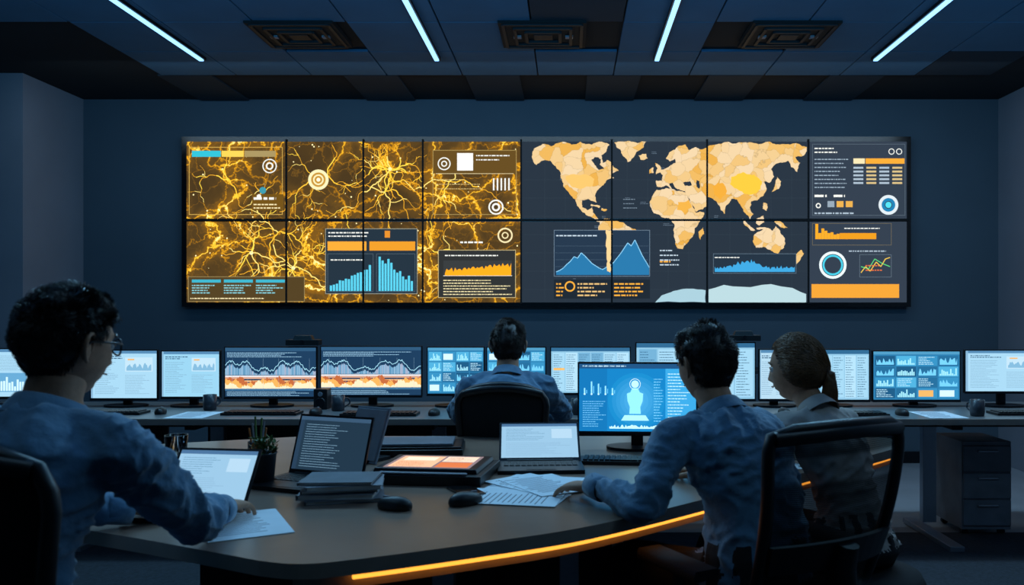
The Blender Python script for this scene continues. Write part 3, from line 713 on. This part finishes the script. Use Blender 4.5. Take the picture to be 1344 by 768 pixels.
# ================================================================ CHAIRS
def sup(cx,cy,z,w,d,n=28,e=3.5):
    o=[]
    for k in range(n):
        a=2*pi*k/n; c_,s_=math.cos(a),math.sin(a)
        o.append((cx+w*abs(c_)**(2/e)*(1 if c_>=0 else -1),cy+d*abs(s_)**(2/e)*(1 if s_>=0 else -1),z))
    return o
def base5(b):
    b.tube([(0,0,.1),(0,0,.28)],.028,M_dark,14); b.tube([(0,0,.28),(0,0,.4)],.018,M_metal,12)
    for k in range(5):
        a=2*pi*k/5+.3; x,y=math.cos(a),math.sin(a)
        b.tube([(0,0,.11),(x*.16,y*.16,.095),(x*.29,y*.29,.07)],[.032,.024,.017],M_dark,8)
        px,py=-y*.016,x*.016
        b.tube([(x*.29+px,y*.29+py,.038),(x*.29+px*2,y*.29+py*2,.038)],.028,M_black,14); b.tube([(x*.29-px,y*.29-py,.038),(x*.29-px*2,y*.29-py*2,.038)],.028,M_black,14); b.tube([(x*.29,y*.29,.03),(x*.29,y*.29,.08)],.008,M_dark,6)
def chair(x,y,fw,top=1.03,hw=.235,solid=False,arms=True,tilt=.12):
    b=MB(); base5(b)
    b.box((0,0,.405),(.2,.24,.03),M_dark)
    b.loft([sup(0,.01,.42,.2,.2),sup(0,.01,.43,.24,.235),sup(0,.01,.46,.25,.245),sup(0,.01,.485,.245,.24),sup(0,.01,.495,.2,.2)],M_fabric)
    z0=.56; H=top-z0
    def bp(u,v):
        k=(.84+.16*v)*(1-(.20 if solid else .07)*max(0,(v-.82)/.18)**2)
        return V((u*hw*k,-.25-tilt*(v*.9)-.03*math.sin(pi*v*.9)+.045*u*u,z0+H*v-(.012+.02*solid)*u*u*v))
    path=[]
    for i in range(9): path.append(bp(-1+2*i/8,0 if 0<i<8 else .04))
    for i in range(1,14): path.append(bp(1,.04+.92*i/14))
    for i in range(9): path.append(bp(1-2*i/8,1 if 0<i<8 else .97))
    for i in range(1,14): path.append(bp(-1,.965-.92*i/14))
    b.tube(path,.017,M_frame,8,closed=True)
    nu,nv=14,20; vs=[bp(-.98+1.96*i/nu,.01+.98*j/nv)+V((0,.004,0)) for j in range(nv+1) for i in range(nu+1)]
    b.add(vs,[(j*(nu+1)+i,j*(nu+1)+i+1,(j+1)*(nu+1)+i+1,(j+1)*(nu+1)+i) for j in range(nv) for i in range(nu)],M_fabric if solid else M_mesh,smooth=True)
    L0=[[bp(u,v)-V((0,d_,0)) for (v,d_) in ((.22,.008),(.22,.024),(.38,.026),(.38,.008))] for u in [-.97+1.94*i/10 for i in range(11)]]
    b.loft(L0,M_frame,smooth=False)
    b.tube([bp(-.97+1.94*i/8,.965)-V((0,.004,0)) for i in range(9)],.02,M_frame,8)
    b.tube([(0,-.05,.40),(0,-.26,.42),(0,-.33,.54),tuple(bp(0,.22)-V((0,.035,0))),tuple(bp(0,.36)-V((0,.03,0)))],[.028,.034,.034,.034,.03],M_frame,10)
    if arms:
        for s in (-1,1):
            b.tube([(s*.14,0,.41),(s*.27,0,.42),(s*.29,-.01,.5),(s*.29,-.01,.625)],[.016,.018,.018,.016],M_frame,8)
            b.loft([[(s*.29+.04*cx_,yy,.64+.014*cz_) for cx_,cz_ in ((-1,-1),(1,-1),(1.05,0),(.9,1),(-.9,1),(-1.05,0))] for yy in (-.13,-.12,.12,.13)],M_fabric)
    rz=math.atan2(-fw[0],fw[1])
    return b.obj('office_chair',loc=(x,y,0.0),rz=rz)
chair(.545,2.44,(-.5,.87),top=1.04,hw=.245,tilt=.10)
chair(-.31,4.13,(0,1),top=.99,hw=.21,solid=True,tilt=.05)
chair(-1.12,1.72,(.1,.99),top=1.10,hw=.26,solid=True,tilt=.03)
b=MB(); base5(b); b.lathe([(.17,.41),(.2,.42),(.205,.46),(.19,.49),(.001,.495)],M_fabric,28); b.obj('stool',loc=(.94,2.72,0))

# ================================================================ PEOPLE
def remesh(name,vs,fs,vox,sm,parent,mats,tags=None,wr=0,wrtag=None,seed=0):
    me=bpy.data.meshes.new('tmp'); me.from_pydata([tuple(v) for v in vs],[],fs); me.update()
    bm=bmesh.new(); bm.from_mesh(me); bmesh.ops.recalc_face_normals(bm,faces=bm.faces); bm.to_mesh(me); bm.free()
    o=bpy.data.objects.new('tmp',me); COL.objects.link(o)
    m=o.modifiers.new('r','REMESH'); m.mode='VOXEL'; m.voxel_size=vox
    m=o.modifiers.new('s','SMOOTH'); m.factor=.5; m.iterations=sm
    dg=bpy.context.evaluated_depsgraph_get(); me2=bpy.data.meshes.new_from_object(o.evaluated_get(dg))
    bpy.data.objects.remove(o); 
    me2.materials.clear()
    for k in mats: me2.materials.append(k)
    if tags is not None:
        kd=kdtree.KDTree(len(vs))
        for i,v in enumerate(vs): kd.insert(V(v),i)
        kd.balance()
        vt=[tags[kd.find(v.co)[1]] for v in me2.vertices]
        if wr:
            off=V((seed*3.1,seed*1.7,0)); nor=[v.normal.copy() for v in me2.vertices]
            for v,n,t in zip(me2.vertices,nor,vt):
                if t==wrtag:
                    p=v.co+off; wp=noise.noise_vector(p*4)*.25
                    q=V(((p.x+wp.x)*5+p.z*6,(p.y+wp.y)*5-p.z*5,(p.z+wp.z)*9))
                    a=1-abs(noise.noise(q)); b_=1-abs(noise.noise(q*1.9+V((5,5,5)))); d_=1-abs(noise.noise(q*3.7+V((9,1,5))))
                    v.co+=n*(wr*(a**4-.5)+wr*.7*(b_**4-.45)+wr*.3*(d_**3-.5))
        for p in me2.polygons:
            cnt={}
            for i in p.vertices: cnt[vt[i]]=cnt.get(vt[i],0)+1
            p.material_index=max(cnt,key=cnt.get); p.use_smooth=True
    else:
        for p in me2.polygons: p.use_smooth=True; p.material_index=0
    me2.name=name
    o=bpy.data.objects.new(name,me2); COL.objects.link(o); o.parent=parent
    return o
class Src:
    def __init__(s): s.v=[];s.f=[];s.t=[]
    def loft(s,rings,tag):
        b=len(s.v); n=len(rings[0])
        for r in rings:
            for p in r: s.v.append(V(p)); s.t.append(tag)
        for i in range(len(rings)-1):
            for k in range(n):
                l=(k+1)%n; s.f.append((b+i*n+k,b+i*n+l,b+(i+1)*n+l,b+(i+1)*n+k))
        s.f.append(tuple(b+k for k in range(n))[::-1]); s.f.append(tuple(b+(len(rings)-1)*n+k for k in range(n)))
    def tube(s,pts,rad,tag,n=16,sub=5):
        if sub>1:
            P=spl(pts,sub); rr=[]
            for i in range(len(rad)-1):
                for q in range(sub): t=q/sub; rr.append(rad[i]*(1-t)+rad[i+1]*t)
            rr.append(rad[-1])
        else: P,rr=pts,list(rad)
        P=[V(p) for p in P]
        a=(P[0]-P[1]).normalized(); e=(P[-1]-P[-2]).normalized()
        P=[P[0]+a*rr[0]*.85,P[0]+a*rr[0]*.5]+P+[P[-1]+e*rr[-1]*.5,P[-1]+e*rr[-1]*.85]; rr=[rr[0]*.5,rr[0]*.85]+rr+[rr[-1]*.85,rr[-1]*.5]
        s.loft(tube_rings(P,rr,n),tag)
def headpt(x,y,z,face=True):
    px=.076*x; py=.097*y; pz=.118*z
    if z<0:
        t=-z; px*=1-.27*t**1.6
        py*=(1-.5*t**1.4) if y<0 else (1-.04*t)
    if y<0: py*=1.04+.05*(1-abs(z))
    if y>0: px*=1-.10*y*y
    if y>0 and face:
        g=lambda a,s: math.exp(-(a/s)**2)
        py=min(py,.086+.25*(py-.086)) if py>.086 else py
        d=0
        if -.05<pz<.02:
            t=(.02-pz)/.058
            prof=.004+.017*min(1,t)**1.3 if pz>-.038 else .021*max(0,1-(-.038-pz)/.012)
            d+=prof*g(px,.0085+.006*min(1,max(0,t)))
        for sx in (-1,1):
            d-=.010*g(px-sx*.031,.016)*g(pz-.002,.012); d+=.005*g(px-sx*.032,.02)*g(pz-.024,.008); d+=.004*g(px-sx*.042,.016)*g(pz+.03,.018)
            d+=.005*g(px-sx*.012,.007)*g(pz+.04,.006)
        d+=.006*g(px,.02)*g(pz+.059,.005)+.006*g(px,.018)*g(pz+.070,.005)-.003*g(px,.022)*g(pz+.0645,.002)
        d+=.008*g(px,.02)*g(pz+.098,.014)
        d-=.004*g(px,.025)*g(pz+.082,.006)
        py+=d
    return V((px,py,pz))
def thr(x,y,style='short'):
    a=math.degrees(math.atan2(y,abs(x)+1e-6))
    K=[(-90,-.62),(-45,-.6),(-15,-.42),(-8,.12),(14,.10),(20,.22),(38,.42),(60,.52),(90,.56)]
    if style=='pony': K=[(-90,-.6),(-45,-.6),(-15,-.5),(0,-.42),(14,-.2),(24,.12),(40,.42),(60,.55),(90,.58)]
    for (a0,t0),(a1,t1) in zip(K,K[1:]):
        if a<=a1: return t0+(t1-t0)*max(0,(a-a0))/(a1-a0)
    return .56
def strand(vs,fs,pts,r0,r1):
    b=len(vs); n=len(pts); t=(pts[-1]-pts[0]).normalized(); u=t.orthogonal().normalized(); w=t.cross(u)
    for i,p in enumerate(pts):
        r=r0+(r1-r0)*i/(n-1)
        for k in range(3):
            a=2*pi*k/3; vs.append(p+(u*math.cos(a)+w*math.sin(a))*r)
    for i in range(n-1):
        for k in range(3):
            l=(k+1)%3; fs.append((b+i*3+k,b+i*3+l,b+(i+1)*3+l,b+(i+1)*3+k))
def make_head(parent,H,fwd,pitch,style,hmat,scale=1.0,glasses=False,seed=1,roll=0):
    f=V(fwd).normalized(); rz=math.atan2(-f.x,f.y)
    M=Matrix.Translation(H)@Matrix.Rotation(rz,4,'Z')@Matrix.Rotation(pitch,4,'X')@Matrix.Rotation(roll,4,'Y')@Matrix.Scale(scale,4)
    b=MB(); nu,nv=96,72; rings=[]
    for j in range(nv+1):
        a=pi*(.004+.992*j/nv); rings.append([headpt(math.sin(a)*math.sin(2*pi*k/nu),math.sin(a)*math.cos(2*pi*k/nu),math.cos(a)) for k in range(nu)])
    b.loft(rings,M_skin)
    for s in (-1,1):
        b.sph((s*.031,.075,.001),.0125,M_eye,16,10); b.sph((s*.0315,.0855,.001),(.0055,.003,.0055),M_iris,12,6)
        b.tube(spl([(s*.018,.083,.001),(s*.031,.089,.0085),(s*.046,.081,.0015)],5),.0022,M_skin,6)
        b.tube(spl([(s*.014,.090,.021),(s*.03,.092,.027),(s*.05,.079,.021)],5),[.003]*10+[.0015],hmat,6)
        Me=Matrix.Translation((s*.077,-.008,-.006))@Matrix.Rotation(s*.35,4,'Z')@Matrix.Rotation(-.12,4,'X')
        b.sph((0,0,-.002),(.006,.015,.027),M_skin,14,10,Me)
        b.tube(spl([(s*.002,.012,-.006),(s*.006,.012,.018),(s*.01,-.002,.030),(s*.012,-.016,.020),(s*.01,-.017,0),(s*.006,-.008,-.02),(s*.003,.004,-.03)],5),.0042,M_skin,8,Me)
    b.tube(spl([(-.022,.082,-.0645),(0,.094,-.0635),(.022,.082,-.0645)],6),.0020,M_lip,6)
    b.obj('head',parent=parent,M=M)
    r=random.Random(seed); vs=[];fs=[]
    hb=MB()
    nu,nv=64,48; idx={}; capv=[];capf=[]
    def ear(d): return .020*math.exp(-((d.y+.08)/.36)**2)*math.exp(-((d.z+.02)/.42)**2)*abs(d.x) if style=='pony' else 0
    for j in range(nv+1):
        a=pi*(.004+.992*j/nv)
        for k in range(nu):
            d=V((math.sin(a)*math.sin(2*pi*k/nu),math.sin(a)*math.cos(2*pi*k/nu),math.cos(a)))
            t=max(0,min(1,(d.z-thr(d.x,d.y,style))/.25)); p=headpt(*d,face=False); n=V((d.x/.076,d.y/.097,d.z/.118)).normalized()
            top=max(0,d.z)
            k2=({'curly':.005,'short':.005,'pony':.008}[style]+{'curly':.010,'short':.008,'pony':.004}[style]*top)*t-.003*(1-t)+ear(d)
            k2+=noise.noise(p*45+V((seed,0,0)))*(.004 if style!='pony' else .001)*t
            idx[(j,k)]=(len(capv),d); capv.append(p+n*k2)
    for j in range(nv):
        for k in range(nu):
            q=[idx[(j,k)],idx[(j,(k+1)%nu)],idx[(j+1,(k+1)%nu)],idx[(j+1,k)]]
            if all(d.z>thr(d.x,d.y,style)-.06 for _,d in q): capf.append(tuple(i for i,_ in q))
    hb.add(capv,capf,hmat,smooth=True)
    N={'curly':6500,'short':6500,'pony':6500}[style]; cnt=0
    tie=V((0,-.95,-.10)).normalized()
    while cnt<N:
        d=V((r.gauss(0,1),r.gauss(0,1),r.gauss(0,1))).normalized()
        if d.z<thr(d.x,d.y,style)+ (.02*r.random()): continue
        cnt+=1; p=headpt(*d,face=False); n=V((d.x/.076,d.y/.097,d.z/.118)).normalized(); top=max(0,min(1,(d.z+.1)/.7))
        if style=='pony':
            pts=[]; lift=r.random(); tg=(tie+V((r.gauss(0,.10),0,r.gauss(0,.12)))).normalized()
            for i in range(7):
                t=i/6*(.97); q=d.lerp(tg,t); 
                if q.length<.1: break
                q.normalize(); nn=V((q.x/.076,q.y/.097,q.z/.118)).normalized(); wv=noise.noise_vector(q*5+V((lift*.4,0,0)))*.003
                pts.append(headpt(*q,face=False)+nn*(.0095+ear(q)+.004*max(0,q.z)+.005*lift*math.sin(pi*t)-.004*(i==0))+wv*math.sin(pi*t))
            if len(pts)>2: strand(vs,fs,pts,.0013,.0012)
        else:
            flow=V((0,-.25,-1)); flow=(flow-n*flow.dot(n)).normalized()
            rnd=V((r.gauss(0,1),r.gauss(0,1),r.gauss(0,1)))
            cl=noise.noise_vector(p*(28 if style=='curly' else 30)+V((seed*2,0,0)))
            if style=='curly':
                L=.008+.022*top+r.random()*.007; dr=(n*(.35+.5*top)+flow*.9*(1-top*.8)+V((.2,.35,.1))*top+cl*1.0+rnd*.18).normalized()
            else:
                L=.009+.020*top+r.random()*.008; dr=(n*(.22+.33*top)+flow*(1-.8*top)+V((.25,.5,.2))*top+cl*.9+rnd*.2).normalized()
            pts=[p+n*.002,p+n*.004+dr*L*.4,p+dr*L*.75+cl*.006*top,p+dr*L+cl*.014*top-n*L*.2]
            strand(vs,fs,pts,.0013,.0004)
    if style=='pony':
        tb=headpt(*tie,face=False)+V((0,-.006,.004))
        for i in range(3600):
            a=r.random()*2*pi; rr=math.sqrt(r.random()); ox,oz=math.cos(a)*rr,math.sin(a)*rr
            path=[tb+V((ox*.03,.018,oz*.030+.02)),tb+V((ox*.026,-.006,oz*.016)),tb+V((ox*.032,-.010+oz*.020,-.035)),tb+V((ox*.042,-.006+oz*.028,-.08)),tb+V((ox*.045,.000+oz*.030,-.125)),tb+V((ox*.034+r.gauss(0,.004),.004+oz*.024,-.175-r.random()*.05))]
            strand(vs,fs,path,.0013,.0007)
        hb.tube([tb+V((math.cos(q)*.024,-.006,math.sin(q)*.018)) for q in [2*pi*i/20 for i in range(20)]],.0035,M_black,8,closed=True)
        hb.tube(spl([tb,tb+V((0,-.006,-.01)),tb+V((0,-.008,-.04)),tb+V((0,-.004,-.09)),tb+V((0,.002,-.14))],4),[.013]*4+[.022]*5+[.026]*4+[.016]*3+[.004],hmat,12)
    hb.add(vs,fs,hmat,smooth=True)
    hb.obj('hair',parent=parent,M=M)
    if glasses:
        g=MB()
        for s in (-1,1):
            g.tube([(s*.033+.024*math.cos(q),.1-.012*abs(math.cos(q))*(s*math.cos(q)>0),-.002+.018*math.sin(q)) for q in [2*pi*i/24 for i in range(24)]],.0024,M_black,6,closed=True)
            g.tube([(s*.057,.09,.004),(s*.073,.07,.006),(s*.083,.0,.008),(s*.083,-.015,-.004)],.0026,M_black,6)
        g.tube([(-.010,.1,.002),(0,.103,.006),(.010,.1,.002)],.0018,M_black,6)
        g.obj('glasses',parent=parent,M=M)
    return M
def make_hand(parent,Wp,dirv,side,curl=(.35,.4,.3),scale=1,name='hand',up=(0,0,1),spread=.06):
    y=V(dirv).normalized(); z=V(up); x=y.cross(z).normalized(); z=x.cross(y)
    M=Matrix(((x.x,y.x,z.x,Wp[0]),(x.y,y.y,z.y,Wp[1]),(x.z,y.z,z.z,Wp[2]),(0,0,0,1)))@Matrix.Scale(scale,4)
    s=Src(); R2=[]
    for yy,w,d,zz in ((-.035,.027,.021,0),(-.01,.027,.019,0),(.015,.031,.018,0),(.045,.038,.016,.001),(.075,.042,.0145,.002),(.094,.040,.011,.001)):
        R2.append([(w*math.cos(2*pi*k/20),yy,zz+d*math.sin(2*pi*k/20)) for k in range(20)])
    s.loft(R2,0)
    F=[(-.031,.084,(.034,.021,.018),.0072),(-.0105,.090,(.042,.027,.021),.0080),(.0105,.092,(.045,.030,.022),.0083),(.031,.087,(.040,.026,.020),.0080)]
    for i,(fx,fy,seg,rad) in enumerate(F):
        xx=fx*side; p=V((xx*.92,fy-.02,0)); pts=[p,V((xx,fy,.002))]; a=-.05; rr=[rad*1.05,rad*1.1]; sp=fx*side*spread/.03*1.6
        cu=R.uniform(.85,1.15)
        for q in range(3):
            a+=curl[q]*cu*(1+.12*(i==0)); d=V((math.sin(sp)*math.cos(a),math.cos(sp)*math.cos(a),-math.sin(a))); pts.append(pts[-1]+d*seg[q]); rr.append(rad*(1-.09*(q+1)))
        s.tube(pts,rr,0,12,3)
    s.tube([V((side*.015,.005,-.006)),V((side*.036,.03,-.010)),V((side*.052,.058,-.014)),V((side*.056,.083,-.017)),V((side*.053,.098,-.020))],[.014,.0135,.0105,.0095,.0075],0,12,3)
    return remesh(name,[M@v for v in s.v],s.f,.0030*scale,2,parent,[M_skin])
def make_person(name,P,N,H,fwd,hfwd,arms,legs,shirt,scale=1.0,pitch=0,style='short',hmat=M_hair_m,glasses=False,seed=1,bow=.04,hscale=1.0,fem=False,roll=0):
    root=empty(name,(0,0,0))
    P,N,H=V(P),V(N),V(H); f=V((fwd[0],fwd[1],0)).normalized(); rt=V((f.y,-f.x,0)); k=scale
    s=Src(); ST=[(-.16,.12,.09),(-.1,.165,.125),(0,.18,.135),(.15,.172,.128),(.35,.152,.112),(.55,.160,.115),(.72,.175,.120),(.84,.172,.112),(.92,.14,.095),(.98,.095,.078),(1.03,.068,.066)]
    if fem: ST=[(-.16,.12,.09),(-.1,.17,.125),(0,.18,.13),(.15,.155,.115),(.35,.122,.092),(.55,.135,.098),(.70,.15,.115),(.84,.14,.095),(.92,.115,.078),(.98,.075,.064),(1.03,.055,.055)]
    tagS,tagP,tagK=0,1,2
    def sp(t): return P.lerp(N,t)-f*bow*math.sin(pi*max(0,min(1,t)))
    rings=[]
    for t,w,d in ST:
        tan=(sp(t+.03)-sp(t-.03)).normalized(); fr_=rt.cross(tan)
        ring=[]
        for q in range(32):
            a=2*pi*q/32; c_,s_=math.cos(a),math.sin(a); e=2.4
            ring.append(sp(t)+rt*(k*w*abs(c_)**(2/e)*(1 if c_>=0 else -1))+fr_*(k*d*abs(s_)**(2/e)*(1 if s_>=0 else -1)))
        rings.append(ring)
    s.loft(rings[2:],tagS); s.loft(rings[:4],tagP)
    hf=V((hfwd[0],hfwd[1],0)).normalized()
    K_=H-V((0,0,.075*hscale))-hf*.018
    s.tube([N-V((0,0,.05)),N.lerp(K_,.5)-f*.004,K_],[.062*k,.056*k,.055*k],tagK,16,3)
    for (S_,E_,W_) in arms:
        S_,E_,W_=V(S_),V(E_),V(W_); m1=S_.lerp(E_,.5); m2=E_.lerp(W_,.4); base=sp(.92)
        s.tube([base,base.lerp(S_,.6)+V((0,0,.008)),S_],[.06*k,.062*k,.066*k],tagS,16,3)
        s.tube([S_,m1,E_,m2,W_],[.068*k,.059*k,.051*k,.048*k,.035*k],tagS,16,4)
    for (hp,kn,an) in legs:
        hp,kn,an=V(hp),V(kn),V(an); s.tube([hp,hp.lerp(kn,.5),kn,kn.lerp(an,.4),an+V((0,0,.02))],[.095*k,.085*k,.066*k,.06*k,.05*k],tagP,16,4)
    remesh('body',s.v,s.f,.0085,3,root,[shirt,M_pants,M_skin],s.t,.013,0,seed)
    b=MB(); ax=(K_-N).normalized(); u=rt; w=u.cross(ax).normalized()
    def rg_(h,r): return [N+ax*h+u*(r*k*math.cos(2*pi*q/28))+w*(r*k*math.sin(2*pi*q/28)) for q in range(28)]
    b.loft([rg_(-.02,.088),rg_(-.012,.086),rg_(.010,.078),rg_(.028,.070),rg_(.030,.067),rg_(.022,.064),rg_(-.01,.064)],shirt,caps=False); b.obj('collar',parent=root)
    for i,(S_,E_,W_) in enumerate(arms):
        d=(V(W_)-V(E_)).normalized(); W0=V(W_); c1=MB(); c1.tube([W0-d*.035,W0-d*.03,W0+d*.028,W0+d*.03,W0+d*.028,W0-d*.0],[.036*k,.0395*k,.0385*k,.037*k,.034*k,.033*k],shirt,24,caps=False); c1.obj('cuff_%d'%(i+1),parent=root)
    for i,(hp,kn,an) in enumerate(legs):
        an=V(an); q=MB(); fd=V((kn[0]-hp[0],kn[1]-hp[1],0)).normalized(); rr=V((fd.y,-fd.x,0)); rings=[]
        for t,w_,h_ in ((-.07,.02,.03),(-.06,.032,.06),(0,.036,.085),(.06,.04,.065),(.12,.045,.05),(.17,.038,.038),(.195,.015,.02)):
            c0=V((an.x,an.y,0))+fd*t; rings.append([c0+rr*(w_*math.cos(2*pi*j/16))+V((0,0,.010+max(0,h_*.5+h_*.5*math.sin(2*pi*j/16)))) for j in range(16)])
        q.loft(rings,M_shoe); q.obj('shoe_%d'%(i+1),parent=root)
    make_head(root,H,hfwd,pitch,style,hmat,hscale,glasses,seed,roll)
    return root
def legs_for(P,fwd,spread=.09,zk=.52,La=.42,dropa=.06):
    f=V((fwd[0],fwd[1],0)).normalized(); rt=V((f.y,-f.x,0)); P=V(P); o=[]
    for s in (-1,1):
        hp=P+rt*s*.085-V((0,0,.02)); kn=P+rt*s*(.085+spread)+f*La; kn.z=zk; an=kn+f*dropa; an.z=.09; o.append((hp,kn,an))
    return o
P=(-1.2,1.74,.58)
r_=make_person('seated_man_with_glasses',P,(-1.13,1.82,1.105),(-1.12,1.87,1.255),(.3,.95),(.43,.90),
  [((-.955,1.78,1.035),(-.90,2.0,.835),(-.93,2.225,.80)),((-1.31,1.88,1.035),(-1.42,2.05,.86),(-1.20,2.24,.80))],
  legs_for(P,(.3,.95)),M_shirt1,1.06,pitch=-.08,style='curly',hmat=M_hair_d,glasses=True,seed=3,bow=.06,hscale=1.02)
make_hand(r_,(-.935,2.25,.80),(.05,1,-.12),-1,(.35,.45,.3),1.02,'hand_right')
make_hand(r_,(-1.18,2.26,.80),(.3,.95,-.12),1,(.3,.4,.3),1.02,'hand_left')
P=(.55,2.42,.57)
r_=make_person('seated_man',P,(.46,2.545,1.015),(.425,2.61,1.162),(-.5,.87),(-.54,.84),
  [((.305,2.455,.95),(.205,2.32,.785),(.085,2.52,.80)),((.615,2.635,.95),(.68,2.62,.74),(.48,2.80,.795))],
  legs_for(P,(-.5,.87),.10),M_shirt2,.98,pitch=-.08,style='short',hmat=M_hair_m,seed=5,bow=.05)
make_hand(r_,(.07,2.538,.797),(-.72,.68,-.12),1,(.35,.4,.3),1.0,'hand_left')
make_hand(r_,(.465,2.815,.795),(-.6,.8,-.12),-1,(.35,.4,.3),1.0,'hand_right')
P=(.93,2.74,.56)
r_=make_person('seated_woman',P,(.85,2.88,.985),(.80,2.95,1.125),(-.45,.89),(-.86,.50),
  [((.715,2.81,.925),(.645,2.93,.80),(.50,3.10,.79)),((.975,2.965,.925),(1.04,3.06,.80),(.86,3.22,.79))],
  legs_for(P,(-.45,.89),.03),M_shirt3,.86,pitch=-.05,style='pony',hmat=M_hair_w,seed=8,bow=.03,fem=True,hscale=.97)
make_hand(r_,(.485,3.117,.79),(-.6,.8,-.1),1,(.3,.35,.3),.9,'hand_left')
make_hand(r_,(.84,3.235,.79),(-.7,.7,-.1),-1,(.3,.35,.3),.9,'hand_right')
P=(-.31,4.13,.57)
r_=make_person('seated_man',P,(-.305,4.13,1.01),(-.305,4.19,1.155),(0,1),(.0,1),
  [((-.485,4.14,.945),(-.575,4.33,.80),(-.44,4.53,.795)),((-.125,4.14,.945),(-.035,4.33,.80),(-.17,4.53,.795))],
  legs_for(P,(0,1),.06),M_shirt2,1.0,pitch=-.15,style='short',hmat=M_hair_m,seed=11,bow=.05)
make_hand(r_,(-.43,4.55,.795),(.35,.94,-.12),1,(.35,.4,.3),1,'hand_left')
make_hand(r_,(-.18,4.55,.795),(-.35,.94,-.12),-1,(.35,.4,.3),1,'hand_right')

# ================================================================ LIGHTS
def area(name,loc,size,power,col,rot=(0,0,0)):
    l=bpy.data.lights.new(name,'AREA'); l.shape='RECTANGLE'; l.size,l.size_y=size; l.energy=power; l.color=col
    o=bpy.data.objects.new(name,l); COL.objects.link(o); o.location=loc; o.rotation_euler=rot
    return o
area('added_overhead_light',(-1.9,4.7,ZC-.08),(1.8,.3),46,(.28,.66,1),(math.radians(-38),0,0))  # added rim light above the frame, no fixture; blue edge on heads and shoulders
area('added_overhead_light',(1.5,4.7,ZC-.08),(1.8,.3),46,(.28,.66,1),(math.radians(-38),0,0))  # right half of the added rim pair, likewise no fixture
area('added_overhead_light',(-.2,4.4,ZC-.08),(1.4,.3),14,(.32,.68,1))  # added unseen light, boosts the weak glow of the ceiling strips
area('added_overhead_light',(3.1,4.6,ZC-.08),(.8,.3),13,(.6,.8,1),(math.radians(8),0,0))  # added out of view to brighten the floor and desk legs at right
area('added_overhead_light',(-1.8,1.6,ZC-.08),(1.6,.3),5,(.36,.70,1))  # added fill overhead, lifts the sitters' backs; no fixture here
area('added_overhead_light',(1.8,1.6,ZC-.08),(1.6,.3),6,(.36,.70,1))  # matching added fill on the right side, also without a fixture
area('added_wall_light',(-.3,6.0,ZC-.1),(7.2,.1),19,(.50,.76,1),(math.radians(30),0,0))  # invented light, added to brighten the back wall and pillar
area('added_ceiling_fill',(-.2,2.7,2.45),(6,.6),66,(.08,.50,1),(math.radians(180-42),0,0))  # invented upward light kept out of frame, added to tint the ceiling tiles blue
w=bpy.data.worlds.new('world'); sc.world=w; w.use_nodes=True; w.node_tree.nodes['Background'].inputs[0].default_value=(.01,.02,.04,1)

cam=bpy.data.cameras.new('camera'); co=bpy.data.objects.new('camera',cam); COL.objects.link(co)
co.location=(0,0,EYE); co.rotation_euler=(pi/2,0,0); cam.sensor_width=36; cam.lens=1100/1344*36
cam.shift_x=-75/1344; cam.shift_y=24/1344; cam.clip_start=.02
cam.dof.use_dof=True; cam.dof.focus_distance=4.6; cam.dof.aperture_fstop=4.0
sc.camera=co
